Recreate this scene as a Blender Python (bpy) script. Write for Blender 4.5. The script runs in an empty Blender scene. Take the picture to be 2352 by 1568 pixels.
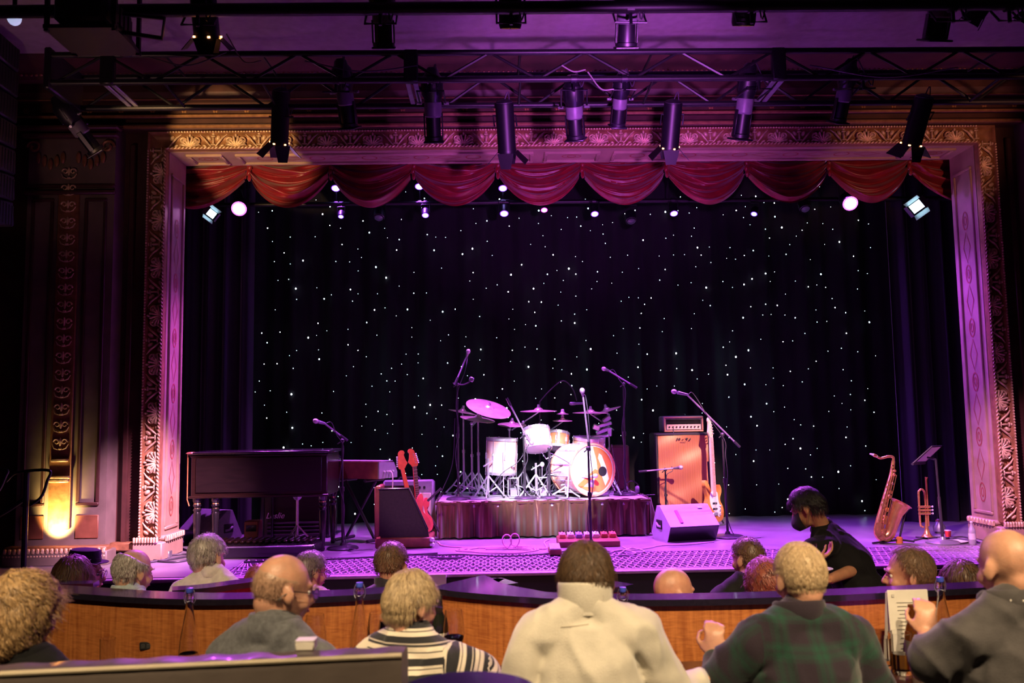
import bpy, bmesh, math, random
import numpy as np
from mathutils import Vector, Matrix, Euler, noise

random.seed(7)
SC = bpy.context.scene
COL = SC.collection
PI = math.pi

# ------------------------------------------------------------------ camera
FPX, IW, IH = 2000.0, 2352.0, 1568.0
CAMP = Vector((0.0, 0.0, 1.97))
YAW, PIT, ROL = math.radians(1.3), math.radians(5.31), 0.0153
_f = Vector((math.sin(YAW)*math.cos(PIT), math.cos(YAW)*math.cos(PIT), math.sin(PIT)))
_r0 = Vector((math.cos(YAW), -math.sin(YAW), 0)); _u0 = _r0.cross(_f)
_u = _u0*math.cos(ROL) + _r0*math.sin(ROL)
_r = _r0*math.cos(ROL) - _u0*math.sin(ROL)
cam = bpy.data.cameras.new('camera'); cam.sensor_width = 36.0; cam.lens = 36.0*FPX/IW
cam.clip_start = 0.05; cam.clip_end = 200
cam.dof.use_dof = True; cam.dof.focus_distance = 8.6; cam.dof.aperture_fstop = 3.2
camo = bpy.data.objects.new('camera', cam); COL.objects.link(camo)
_m = Matrix((_r, _u, -_f)).transposed().to_4x4(); _m.translation = CAMP
camo.matrix_world = _m
SC.camera = camo

def at(px, py, Y):
    """point seen at photo pixel (px, py) that stands at distance Y in front of the camera position"""
    d = _r*((px-IW/2)/FPX) + _u*((IH/2-py)/FPX) + _f
    return CAMP + d*(Y/d.y)
def on(px, py, z):
    """point of the level z seen at photo pixel (px, py)"""
    d = _r*((px-IW/2)/FPX) + _u*((IH/2-py)/FPX) + _f
    return CAMP + d*((z-CAMP.z)/d.z)

# ------------------------------------------------------------------ exposure, world
SC.view_settings.view_transform = 'Standard'
SC.view_settings.look = 'None'
SC.view_settings.gamma = 1.0
SC.view_settings.exposure = 1.0
SC.view_settings.use_curve_mapping = False
w = bpy.data.worlds.new('world'); SC.world = w; w.use_nodes = True
w.node_tree.nodes['Background'].inputs[0].default_value = (0.35, 0.25, 0.4, 1)
w.node_tree.nodes['Background'].inputs[1].default_value = 0.004
SC.cycles.max_bounces = 6
SC.cycles.adaptive_threshold = 0.03
SC.cycles.sample_clamp_indirect = 6.0
SC.cycles.caustics_reflective = False
SC.cycles.caustics_refractive = False

def spot(name, loc, target, power, color, angle=40, blend=0.4, size=0.06, parent=None):
    l = bpy.data.lights.new(name, 'SPOT'); l.energy = power; l.color = color
    l.spot_size = math.radians(angle); l.spot_blend = blend; l.shadow_soft_size = size
    o = bpy.data.objects.new(name, l); COL.objects.link(o)
    o.location = loc
    o.rotation_euler = (Vector(target)-Vector(loc)).to_track_quat('-Z', 'Y').to_euler()
    return o
def area(name, loc, target, power, color, sx, sy):
    l = bpy.data.lights.new(name, 'AREA'); l.energy = power; l.color = color
    l.shape = 'RECTANGLE'; l.size = sx; l.size_y = sy
    o = bpy.data.objects.new(name, l); COL.objects.link(o); o.location = loc
    o.rotation_euler = (Vector(target)-Vector(loc)).to_track_quat('-Z', 'Y').to_euler()
    return o

MAG = (0.66, 0.10, 1.0); PUR = (0.36, 0.06, 1.0); WARM = (1.0, 0.73, 0.42); BLU = (0.10, 0.06, 1.0); CYA = (0.45, 0.85, 1.0)
XL0, XR0 = -2.99, 4.61
# front-of-house wash (lamps on the truss over the audience)
spot('wash_top_left', (-1.9, 9.25, 4.38), (-1.7, 7.7, 0.8), 520, MAG, 88, 0.7)
spot('wash_top_centre', (0.1, 9.25, 4.38), (0.3, 7.6, 0.8), 800, MAG, 88, 0.7)
spot('wash_top_right', (2.0, 9.25, 4.38), (1.9, 7.6, 0.8), 800, MAG, 88, 0.7)
spot('wash_top_far_right', (3.9, 9.25, 4.38), (3.8, 7.8, 0.8), 480, PUR, 88, 0.7)
spot('wash_front', (0.9, 5.8, 4.3), (0.9, 8.3, 0.8), 90, MAG, 80, 0.8)
spot('drum_special', (0.3, 4.6, 4.6), (0.55, 9.4, 1.30), 3300, (0.90, 0.80, 1.0), 15, 0.6)
spot('amp_special', (3.0, 4.8, 4.6), (2.25, 9.9, 1.35), 1900, (1.0, 0.55, 0.52), 13, 0.6)
spot('guitar_special', (-0.4, 4.6, 4.6), (-0.75, 8.6, 1.35), 520, (1.0, 0.45, 0.70), 12, 0.6)
spot('horn_special', (1.75, 5.0, 4.3), (3.8, 8.2, 1.2), 420, (1.0, 0.50, 0.75), 14, 0.6)
# proscenium and ceiling
spot('arch_warm_left', (-2.9, 3.4, 3.0), (-2.38, 8.1, 4.62), 560, (1.0, 0.58, 0.26), 13.5, 0.12)
spot('arch_purple', (0.9, 3.2, 3.0), (0.9, 8.0, 4.95), 470, (0.72, 0.14, 1.0), 46, 0.8)
spot('arch_warm_right', (4.2, 3.6, 3.2), (4.1, 8.0, 4.65), 130, (1.0, 0.38, 0.26), 24, 0.7)
spot('jamb_left', (-0.1, 4.95, 4.35), (-3.02, 8.0, 1.05), 3200, (1.0, 0.45, 0.80), 20, 1.0)
spot('jamb_right', (1.85, 4.95, 4.35), (4.78, 8.0, 0.95), 950, (1.0, 0.40, 0.80), 26, 1.0)
spot('ceiling_purple', (1.0, 5.4, 2.6), (1.0, 6.9, 5.05), 30, PUR, 120, 0.9)
spot('ceiling_warm', (-3.2, 5.2, 2.9), (-3.2, 6.8, 5.05), 12, (1.0, 0.50, 0.45), 90, 0.9)
# house lamps over the audience
spot('house_lamp_left', (-1.2, .3, 4.5), (-1.1, 3.7, .9), 420, WARM, 40, 0.7, 0.12)
spot('house_lamp_centre', (0.6, .3, 4.5), (0.6, 3.7, .9), 420, WARM, 40, 0.7, 0.12)
spot('house_lamp_right', (2.1, .3, 4.5), (1.9, 3.7, .9), 430, WARM, 40, 0.7, 0.12)
# pilaster uplight
l_ = spot('pilaster_uplight', (-3.83, 7.64, 0.99), (-3.81, 7.84, 1.22), 95, (1.0, 0.64, 0.22), 74, 1.0, 0.03)
spot('reveal_beam_left', (4.0, 9.35, 4.25), (XL0, 8.2, 2.7), 330, (.30,.06,1.0), 34, .7)
spot('reveal_beam_right', (-2.4, 9.35, 4.25), (XR0, 8.2, 2.7), 520, (.34,.06,1.0), 34, .7)

# ------------------------------------------------------------------ materials
MATS = {}
def mat(name, col, rough=0.5, metal=0.0, emit=None, estr=0.0, var=0.0, vscale=8.0, bump=0.0, bscale=40.0,
        spec=None, trans=0.0, ior=1.45, stretch=None, coat=0.0, sheen=0.0, col2=None):
    if name in MATS: return MATS[name]
    m = bpy.data.materials.new(name); m.use_nodes = True; MATS[name] = m
    nt = m.node_tree; b = nt.nodes['Principled BSDF']; L = nt.links
    b.inputs['Base Color'].default_value = (*col, 1); b.inputs['Roughness'].default_value = rough
    b.inputs['Metallic'].default_value = metal
    if spec is not None: b.inputs['Specular IOR Level'].default_value = spec
    if trans: b.inputs['Transmission Weight'].default_value = trans; b.inputs['IOR'].default_value = ior
    if coat: b.inputs['Coat Weight'].default_value = coat; b.inputs['Coat Roughness'].default_value = 0.08
    if sheen: b.inputs['Sheen Weight'].default_value = sheen
    if emit is not None:
        b.inputs['Emission Color'].default_value = (*emit, 1); b.inputs['Emission Strength'].default_value = estr
    if var or bump:
        tc = nt.nodes.new('ShaderNodeTexCoord'); mp = nt.nodes.new('ShaderNodeMapping')
        L.new(tc.outputs['Object'], mp.inputs['Vector'])
        if stretch: mp.inputs['Scale'].default_value = stretch
        if var:
            n = nt.nodes.new('ShaderNodeTexNoise'); n.inputs['Scale'].default_value = vscale; n.inputs['Detail'].default_value = 5
            L.new(mp.outputs[0], n.inputs['Vector'])
            mx = nt.nodes.new('ShaderNodeMix'); mx.data_type = 'RGBA'
            c2 = col2 if col2 else tuple(c*(1-var) for c in col)
            mx.inputs['A'].default_value = (*c2, 1); mx.inputs['B'].default_value = (*[min(1, c*(1+var*.3)) for c in col], 1)
            rp = nt.nodes.new('ShaderNodeMapRange'); rp.inputs['From Min'].default_value = .32; rp.inputs['From Max'].default_value = .68
            L.new(n.outputs['Fac'], rp.inputs['Value']); L.new(rp.outputs[0], mx.inputs['Factor'])
            L.new(mx.outputs['Result'], b.inputs['Base Color'])
        if bump:
            n2 = nt.nodes.new('ShaderNodeTexNoise'); n2.inputs['Scale'].default_value = bscale; n2.inputs['Detail'].default_value = 4
            L.new(mp.outputs[0], n2.inputs['Vector'])
            bp = nt.nodes.new('ShaderNodeBump'); bp.inputs['Strength'].default_value = bump; bp.inputs['Distance'].default_value = 0.01
            L.new(n2.outputs['Fac'], bp.inputs['Height']); L.new(bp.outputs[0], b.inputs['Normal'])
    return m

M = dict(
 blackmetal=mat('black_metal', (.012,.011,.013), .42, .3, var=.3, vscale=30),
 blackpaint=mat('black_paint', (.010,.010,.012), .55, var=.3, vscale=12, bump=.05),
 chrome=mat('chrome', (.78,.78,.82), .30, .75, var=.1, vscale=50),
 steel=mat('dull_steel', (.42,.42,.46), .4, .8, var=.2, vscale=40),
 brass=mat('brass', (.88,.50,.18), .26, .8, var=.25, vscale=30),
 gold=mat('gold_leaf', (.90,.66,.40), .38, .2, var=.45, vscale=25, bump=.25, bscale=90),
 goldp=mat('shaded_gold_paint', (.34,.17,.07), .45, .2, var=.35, vscale=18, bump=.1, bscale=60),  # relief shade put into colour: ground darker than the raised gold
 brown=mat('brown_plaster', (.075,.028,.020), .55, var=.35, vscale=6, bump=.08, bscale=30),
 taupe=mat('taupe_plaster', (.20,.165,.13), .5, var=.25, vscale=5, bump=.06, bscale=25),
 tan=mat('tan_paint', (.42,.29,.20), .5, var=.2, vscale=5, bump=.05),
 stencil=mat('red_brown_stencil', (.36,.09,.06), .6, var=.2, vscale=20),
 ceil=mat('ceiling_plaster', (.27,.23,.24), .7, var=.15, vscale=14, bump=.3, bscale=18),
 stage=mat('stage_floor', (.25,.22,.26), .34, var=.3, vscale=3, bump=.06, bscale=60),
 blackcloth=mat('black_velour', (.003,.003,.006), .95, var=.3, vscale=10),
 red=mat('red_velvet', (.24,.006,.012), .40, sheen=.2, var=.3, vscale=9, bump=.1, bscale=60),
 wall=mat('dark_wall', (.030,.024,.020), .7, var=.3, vscale=3, bump=.1),
 carpet=mat('dark_carpet', (.022,.015,.016), .95, var=.4, vscale=60, bump=.3, bscale=200),
 white=mat('white_plastic', (.75,.73,.70), .5, var=.08, vscale=9),
 paper=mat('paper', (.72,.68,.60), .7, var=.08, vscale=15),
 rubber=mat('black_rubber', (.010,.010,.010), .7, var=.2, vscale=30),
 cable=mat('cable_rubber', (.05,.04,.06), .5, var=.2, vscale=30),
 cablepale=mat('pale_cable', (.55,.45,.52), .5, var=.1, vscale=30),
)

# ------------------------------------------------------------------ mesh builder
class MB:
    def __init__(s): s.v = []; s.f = []
    def add(s, vs, fs):
        o = len(s.v); s.v += [tuple(v) for v in vs]; s.f += [tuple(i+o for i in f) for f in fs]; return s
    def box(s, c, d, rot=None, ch=0.0):
        """box centred c, size d, chamfer ch, optional rotation matrix/euler"""
        hx, hy, hz = d[0]/2, d[1]/2, d[2]/2
        R = rot if isinstance(rot, Matrix) else (Euler(rot).to_matrix() if rot else None)
        ch = min(ch, hx*.9, hy*.9, hz*.9)
        P = []
        if ch <= 0:
            P = [Vector((x*hx, y*hy, z*hz)) for x in (-1,1) for y in (-1,1) for z in (-1,1)]
            Fs = [(0,1,3,2),(4,6,7,5),(0,4,5,1),(2,3,7,6),(0,2,6,4),(1,5,7,3)]
        else:
            idx = {}
            for x in (-1,1):
                for y in (-1,1):
                    for z in (-1,1):
                        for a in range(3):
                            q = [x*(hx-ch), y*(hy-ch), z*(hz-ch)]
                            q[a] = (x*hx, y*hy, z*hz)[a]
                            idx[(x,y,z,a)] = len(P); P.append(Vector(q))
            Fs = []
            for a in range(3):
                b, c2 = (a+1)%3, (a+2)%3
                for sgn in (-1,1):
                    q = []
                    for sb, sc in ((-1,-1),(1,-1),(1,1),(-1,1)):
                        k = [0,0,0]; k[a]=sgn; k[b]=sb; k[c2]=sc; q.append(idx[(*k,a)])
                    Fs.append(tuple(q if sgn>0 else q[::-1]))
                for sb in (-1,1):
                    for sc in (-1,1):
                        k0=[0,0,0]; k1=[0,0,0]; k0[a]=-1; k1[a]=1; k0[b]=k1[b]=sb; k0[c2]=k1[c2]=sc
                        q = (idx[(*k0,b)], idx[(*k1,b)], idx[(*k1,c2)], idx[(*k0,c2)])
                        Fs.append(q if sb*sc<0 else q[::-1])
            for x in (-1,1):
                for y in (-1,1):
                    for z in (-1,1):
                        q = (idx[(x,y,z,0)], idx[(x,y,z,1)], idx[(x,y,z,2)])
                        Fs.append(q if x*y*z>0 else q[::-1])
        if R: P = [R@p for p in P]
        c = Vector(c); return s.add([p+c for p in P], Fs)
    def tube(s, pts, rad, n=8, cap=True, closed=False):
        pts = [Vector(p) for p in pts]; m = len(pts)
        if not hasattr(rad, '__len__'): rad = [rad]*m
        rings = []; prev = None
        for i, p in enumerate(pts):
            if closed: t = pts[(i+1)%m]-pts[i-1]
            else: t = pts[min(i+1,m-1)]-pts[max(i-1,0)]
            if t.length < 1e-9: t = Vector((0,0,1))
            t.normalize()
            if prev is None:
                a = Vector((0,0,1)) if abs(t.z) < .9 else Vector((1,0,0))
                x = a.cross(t).normalized()
            else:
                x = prev - t*prev.dot(t)
                if x.length < 1e-6: x = (Vector((0,0,1)) if abs(t.z) < .9 else Vector((1,0,0))).cross(t)
                x.normalize()
            prev = x; y = t.cross(x)
            rings.append([p + (x*math.cos(2*PI*k/n) + y*math.sin(2*PI*k/n))*rad[i] for k in range(n)])
        vs = [q for r in rings for q in r]; fs = []
        for i in range(m if closed else m-1):
            j = (i+1) % m
            for k in range(n):
                k2 = (k+1) % n; fs.append((i*n+k, i*n+k2, j*n+k2, j*n+k))
        if cap and not closed:
            fs.append(tuple(range(n-1,-1,-1))); fs.append(tuple((m-1)*n+k for k in range(n)))
        return s.add(vs, fs)
    def cyl(s, p0, p1, r0, r1=None, n=16, cap=True):
        return s.tube([p0, p1], [r0, r0 if r1 is None else r1], n, cap)
    def lathe(s, prof, c=(0,0,0), n=24, axis=None):
        """prof: (radius, height) pairs turned about z (or axis vector) at c"""
        R = Vector((0,0,1)).rotation_difference(Vector(axis)).to_matrix() if axis is not None else None
        vs = []; c = Vector(c)
        for r, h in prof:
            for k in range(n):
                p = Vector((r*math.cos(2*PI*k/n), r*math.sin(2*PI*k/n), h)); vs.append((R@p if R else p)+c)
        fs = []
        for i in range(len(prof)-1):
            for k in range(n):
                k2 = (k+1)%n; fs.append((i*n+k, i*n+k2, (i+1)*n+k2, (i+1)*n+k))
        if prof[0][0] > 1e-4: fs.append(tuple(range(n-1,-1,-1)))
        if prof[-1][0] > 1e-4: fs.append(tuple((len(prof)-1)*n+k for k in range(n)))
        return s.add(vs, fs)
    def ell(s, c, r, n=12, m=8, rot=None):
        if not hasattr(r, '__len__'): r = (r,r,r)
        R = rot if isinstance(rot, Matrix) else (Euler(rot).to_matrix() if rot else None)
        c = Vector(c); vs = []
        def put(p): vs.append((R@p if R else p)+c)
        put(Vector((0,0,-r[2])))
        for i in range(1, m):
            a = -PI/2 + PI*i/m
            for k in range(n):
                b = 2*PI*k/n; put(Vector((r[0]*math.cos(a)*math.cos(b), r[1]*math.cos(a)*math.sin(b), r[2]*math.sin(a))))
        put(Vector((0,0,r[2]))); fs = []
        for k in range(n):
            k2=(k+1)%n; fs.append((0, 1+k2, 1+k)); fs.append((1+(m-2)*n+k, 1+(m-2)*n+k2, 1+(m-1)*n))
            for i in range(m-2): fs.append((1+i*n+k, 1+i*n+k2, 1+(i+1)*n+k2, 1+(i+1)*n+k))
        return s.add(vs, fs)
    def prism(s, poly, a0, a1, axis='y', M4=None):
        """polygon of 2-D points extruded along axis from a0 to a1"""
        n = len(poly); vs = []
        for a in (a0, a1):
            for p, q in poly:
                v = {'y': (p,a,q), 'x': (a,p,q), 'z': (p,q,a)}[axis]; vs.append(M4@Vector(v) if M4 else v)
        fs = [tuple(range(n)), tuple(range(2*n-1,n-1,-1))]
        for k in range(n):
            k2=(k+1)%n; fs.append((k, n+k, n+k2, k2))
        return s.add(vs, fs)
    def grid(s, nu, nv, fn, closeu=False):
        vs = [fn(i/(nu if closeu else nu-1), j/(nv-1)) for j in range(nv) for i in range(nu)]; fs = []
        for j in range(nv-1):
            for i in range(nu if closeu else nu-1):
                i2=(i+1)%nu; fs.append((j*nu+i, j*nu+i2, (j+1)*nu+i2, (j+1)*nu+i))
        return s.add(vs, fs)
    def xf(s, M4):
        s.v = [tuple(M4@Vector(v)) for v in s.v]; return s
    def mesh(s, name, smooth=True, angle=40):
        me = bpy.data.meshes.new(name); me.from_pydata(s.v, [], s.f); me.update()
        bm = bmesh.new(); bm.from_mesh(me); bmesh.ops.recalc_face_normals(bm, faces=bm.faces); bm.to_mesh(me); bm.free()
        if smooth: me.shade_smooth(); me.set_sharp_from_angle(angle=math.radians(angle))
        return me
    def build(s, name, m, parent=None, smooth=True, angle=40, loc=None):
        me = s.mesh(name, smooth, angle)
        if m: me.materials.append(m)
        return link(name, me, parent, loc)

def link(name, data, parent=None, loc=None):
    o = bpy.data.objects.new(name, data); COL.objects.link(o)
    if parent: o.parent = parent
    if loc is not None: o.location = loc
    return o
def empty(name, loc=(0,0,0), rz=0.0, sc=1.0):
    o = bpy.data.objects.new(name, None); COL.objects.link(o); o.location = loc
    o.rotation_euler = (0,0,rz); o.scale = (sc,sc,sc); o.empty_display_size = .1
    return o
def tag(o, label, cat, group=None):
    o['label'] = label; o['category'] = cat
    if group: o['group'] = group
    return o
def thing(name, label, cat, loc=(0,0,0), rz=0.0, group=None, sc=1.0):
    return tag(empty(name, loc, rz, sc), label, cat, group)
def struct(o, label=None):
    o['kind'] = 'structure'
    if label: o['label'] = label
    return o
def copy_tree(o, parent=None):
    c = o.copy(); COL.objects.link(c); c.parent = parent
    for ch in o.children: copy_tree(ch, c)
    return c
def kids(o, out=None):
    return list(o.children)
def bez(pts, n=24):
    """Catmull-Rom through points"""
    P = [Vector(p) for p in pts]; P = [P[0]*2-P[1]] + P + [P[-1]*2-P[-2]]; out = []
    segs = len(P)-3; per = max(2, n//segs)
    for i in range(segs):
        p0,p1,p2,p3 = P[i:i+4]
        for k in range(per):
            t = k/per
            out.append(.5*((2*p1) + (p2-p0)*t + (2*p0-5*p1+4*p2-p3)*t*t + (3*p1-p0-3*p2+p3)*t**3))
    out.append(P[-2]); return out
def text_mesh(txt, size, depth=.001, shear=0.0):
    cu = bpy.data.curves.new('lettering', 'FONT'); cu.body = txt; cu.size = size; cu.extrude = depth; cu.shear = shear
    cu.align_x = 'CENTER'; cu.align_y = 'CENTER'
    o = bpy.data.objects.new('tmp', cu); COL.objects.link(o)
    dg = bpy.context.evaluated_depsgraph_get(); me = bpy.data.meshes.new_from_object(o.evaluated_get(dg))
    bpy.data.objects.remove(o); bpy.data.curves.remove(cu); return me

ZS = 0.8     # stage floor level
# ================================================================== SETTING
YJ, XL, XR, ZT = 8.0, -2.99, 4.61, 4.53     # proscenium front plane and opening
def slab(name, x0, x1, y0, y1, z0, z1, m, parent=None, ch=0.0):
    o = MB().box(((x0+x1)/2,(y0+y1)/2,(z0+z1)/2), (x1-x0,y1-y0,z1-z0), ch=ch).build(name, m, parent)
    return o
# floors
struct(slab('floor', -7, 8, 3.95, 7.0, -.1, 0, M['carpet']), 'dark carpet of the pit before the stage')
struct(slab('floor_tier', -7, 8, 2.2, 3.95, -.1, .22, M['carpet']), 'dark carpet of the middle seating tier')
struct(slab('floor_upper_tier', -7, 8, -4, 2.2, -.1, .5, M['carpet']), 'dark carpet of the upper seating tier')
# stage
stage = struct(slab('floor_stage', -4.6, 6.6, 7.93, 10.95, .55, ZS, M['stage']), 'purple lit black stage floor')
for i in range(9):      # deck panel joints: thin seams proud of nothing, boards laid side by side
    pass
struct(slab('wall_stage_front', -4.6, 6.6, 6.97, 7.05, 0, .77, M['blackpaint']), 'black front of the stage')
struct(slab('floor_vent_tray', -4.6, 6.6, 7.05, 7.93, .70, .75, M['stage']))
struct(slab('floor_apron', -4.6, -2.2, 7.05, 7.93, .75, ZS, M['stage']))
nos = MB().box((1.0, 6.985, .785), (11.2, .07, .03), ch=.008)
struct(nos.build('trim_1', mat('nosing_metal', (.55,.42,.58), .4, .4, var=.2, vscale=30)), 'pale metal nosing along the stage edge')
# expanded metal grate
gr = MB()
gx0, gx1, gy0, gy1 = -2.2, 6.5, 7.05, 7.93
k = 0; x = gx0
while x < gx1:
    for sgn in (1, -1):
        dx = .30*sgn
        a = max(gx0, min(gx1, x)); b = max(gx0, min(gx1, x+dx))
        gr.box(((a+b)/2, (gy0+gy1)/2, .783), (math.hypot(b-a, gy1-gy0), .011, .026), rot=(0,0,math.atan2(gy1-gy0, b-a)))
    x += .062; k += 1
for j in range(5):
    y = gy0 + (gy1-gy0)*j/4
    gr.box(((gx0+gx1)/2, y, .786), (gx1-gx0, .018 if j in (0,4) else .008, .028))
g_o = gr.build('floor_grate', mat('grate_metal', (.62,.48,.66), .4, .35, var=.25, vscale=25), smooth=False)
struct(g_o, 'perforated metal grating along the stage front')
sign = MB().box(at(1003, 1332, 6.93), (.15,.012,.09), ch=.003).build('stage_front_sign', M['paper'])
tag(sign, 'small white card fixed to the stage front', 'sign')

# shell
struct(slab('wall_left', -7.1, -7, -4, 10.9, -.1, 5.2, M['wall']))
struct(slab('wall_right', 8, 8.1, -4, 10.9, -.1, 5.2, M['wall']))
struct(slab('wall_back', -7, 8, -4.1, -4, -.1, 5.2, M['wall']))
ZC = 5.07
struct(slab('ceiling', -7, 8, -4, 8.1, ZC, ZC+.1, M['ceil']), 'textured plaster ceiling washed purple')
# proscenium wall: left, right and over the opening
struct(slab('wall_proscenium_left', -7, XL-.02, 8.03, 8.44, 0, ZC, M['brown']), 'brown wall left of the stage opening')
struct(slab('wall_proscenium_right', XR+.02, 8, 8.03, 8.44, 0, ZC, M['brown']), 'brown wall right of the stage opening')
struct(slab('wall_proscenium_top', XL-.02, XR+.02, 8.03, 8.44, ZT+.02, ZC, M['brown']), 'brown wall over the stage opening')
# stage house
struct(slab('wall_stage_left', -3.9, -3.8, 8.44, 10.95, .55, 5.3, M['blackcloth']))
struct(slab('wall_stage_right', 5.4, 5.5, 8.44, 10.95, .55, 5.3, M['blackcloth']))
struct(slab('wall_stage_rear', -3.9, 5.5, 10.85, 10.95, .55, 5.3, M['blackcloth']))
struct(slab('ceiling_stage', -3.9, 5.5, 8.44, 10.95, 5.25, 5.35, M['blackcloth']))

# ---- reveals (inner faces of the arch) with panels
def frame(mb, x0, x1, z0, z1, y, wd, th, plane='y'):
    """rectangular moulding frame; plane 'y': lies in xz facing -y, 'x': lies in yz, 'z': lies in xy"""
    def put(a0, a1, b0, b1):
        ca, cb = (a0+a1)/2, (b0+b1)/2
        if plane == 'y': mb.box((ca, y, cb), (a1-a0, th, b1-b0), ch=min(th,wd)*.3)
        elif plane == 'x': mb.box((y, ca, cb), (th, a1-a0, b1-b0), ch=min(th,wd)*.3)
        else: mb.box((ca, cb, y), (a1-a0, b1-b0, th), ch=min(th,wd)*.3)
    put(x0, x1, z0, z0+wd); put(x0, x1, z1-wd, z1); put(x0, x0+wd, z0+wd, z1-wd); put(x1-wd, x1, z0+wd, z1-wd)

def ring2(mb, c, ru, rv, wd, ax, th=.003, n=24):
    """flat ring (painted stencil band) round c; ax gives the two in-plane axes"""
    A, B = Vector(ax[0]), Vector(ax[1]); N = A.cross(B); c = Vector(c)
    def f(u, v):
        a = 2*PI*u; k = -wd/2 if v < .5 else wd/2
        return c + A*((ru+k)*math.cos(a)) + B*((rv+k)*math.sin(a))
    mb.grid(n, 2, f, closeu=True)
for side, xx, nx in (('left', XL, 1), ('right', XR, -1)):
    rv = struct(slab('trim_reveal_'+side, min(xx, xx-nx*.03), max(xx, xx-nx*.03), YJ, 8.44, ZS, ZT, M['tan']), 'tan painted inner face of the arch on the '+side)
    m_ = MB(); frame(m_, 8.06, 8.38, 1.05, 4.35, xx+nx*.006, .03, .024, 'x')
    m_.build('panel_moulding', M['tan'], rv)
    st = MB()
    z = 1.25; q = 0
    while z < 4.1:
        if q % 2 == 0:
            ring2(st, (xx+nx*.003, 8.22, z), .045, .085, .014, ((0,1,0),(0,0,1)))
            ring2(st, (xx+nx*.003, 8.22, z), .02, .04, .012, ((0,1,0),(0,0,1)), n=16)
            z += .26
        else:
            ring2(st, (xx+nx*.003, 8.22, z), .06, .15, .012, ((0,1,0),(0,0,1)), n=4)
            z += .26
        q += 1
    st.build('stencil_pattern', M['stencil'], rv, smooth=False)
    pl = MB()
    cx = xx - nx*.03
    pl.box((xx, 8.22, .88), (.08, .46, .16), ch=.01)
    pl.box((xx, 8.22, .985), (.11, .47, .05), ch=.02)
    pl.box((xx-nx*.08, 7.96, .88), (.26, .16, .16), ch=.01)
    pl.build('plinth', M['tan'], rv)
    bd = MB()
    for i in range(9):
        bd.box((xx-nx*(.19-.025*i), 7.872, .985), (.018,.03,.05), ch=.006)
        bd.box((xx+nx*.055, 7.99+.05*i, .985), (.03,.034,.05), ch=.006)
    b_ = bd.build('plinth_beading', M['gold'], rv)
# soffit
sf = struct(slab('trim_soffit', XL, XR, YJ, 8.44, ZT, ZT+.03, M['tan']), 'tan painted underside of the arch')
m_ = MB()
cuts = [XL+.10, XL+.52, 0.5-.1, .6, 1.02, 1.12, XR-.52, XR-.10]
segs = [(XL+.12, XL+.46), (XL+.58, .42), (.52, 1.06), (1.18, XR-.56), (XR-.44, XR-.12)]
for a, b in segs: frame(m_, a, b, 8.07, 8.37, ZT-.008, .035, .03, 'z')
m_.build('panel_moulding', M['tan'], sf)
st = MB()
for a, b in segs:
    if b-a < .7:
        ring2(st, ((a+b)/2, 8.22, ZT-.002), .09, .05, .012, ((1,0,0),(0,1,0)))
        ring2(st, ((a+b)/2, 8.22, ZT-.002), .04, .03, .012, ((1,0,0),(0,1,0)), n=12)
    else:
        x = a+.25; q = 0
        while x < b-.2:
            ring2(st, (x, 8.22, ZT-.002), .13 if q%2 else .07, .06, .014, ((1,0,0),(0,1,0)), n=4 if q%2 else 20)
            x += .25; q += 1
st.build('stencil_pattern', M['stencil'], sf, smooth=False)

# ---- gilded frieze: palmette motif in a local frame, s along, t across (0..W), n out
FW = .175
def motif_mesh(L=.425):
    mb = MB()
    def P(s, t, n): return (s, t, n)
    # arch straps
    for sg in (1, -1):
        mb.tube([P(sg*L*.48, .02, .014), P(sg*L*.40, .055, .022), P(sg*L*.30, .11, .024), P(sg*L*.2, .15, .014)], [.006,.009,.009,.004], 6)
        # scroll with curled end
        pts = []
        for k in range(16):
            a = k/15*PI*2.6; r = .045*(1-k/15*.75)
            pts.append(P(sg*(.055+r*math.cos(a+PI)), .09+r*math.sin(a+PI)*.9, .016+.012*k/15))
        mb.tube(pts, [.004+.006*(1-abs(k/7.5-1)) for k in range(16)], 6)
        mb.ell(P(sg*.055, .09, .028), (.013,.013,.012), 8, 6)
        # fan leaves
        for q in range(4):
            a = .25 + q*.42
            mb.tube([P(0, .028, .015), P(sg*.04*math.sin(a), .035+.03*math.cos(a), .03), P(sg*.085*math.sin(a), .045+.075*math.cos(a), .026), P(sg*.098*math.sin(a), .035+.08*math.cos(a), .010)],
                    [.004,.009,.011,.004], 6)
        # small leaf in the corner and bud
        mb.ell(P(sg*L*.40, .115, .012), (.020,.030,.014), 8, 6, rot=(0,0,sg*.6))
        mb.ell(P(sg*L*.31, .04, .012), (.024,.014,.012), 8, 6, rot=(0,0,-sg*.5))
    mb.ell(P(0, .03, .018), (.018,.014,.016), 8, 6)
    mb.ell(P(0, .135, .02), (.012,.020,.014), 8, 6)
    # pedestal between neighbours
    mb.box(P(L/2, .088, .014), (.018,.07,.024), ch=.006); mb.box(P(L/2, .05, .016), (.05,.014,.026), ch=.005)
    mb.box(P(L/2, .128, .016), (.042,.014,.024), ch=.005)
    mb.ell(P(L/2, .15, .014), (.016,.012,.014), 8, 6)
    me = mb.mesh('palmette_relief', True, 60); me.materials.append(M['gold']); return me
PALM = motif_mesh()
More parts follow.
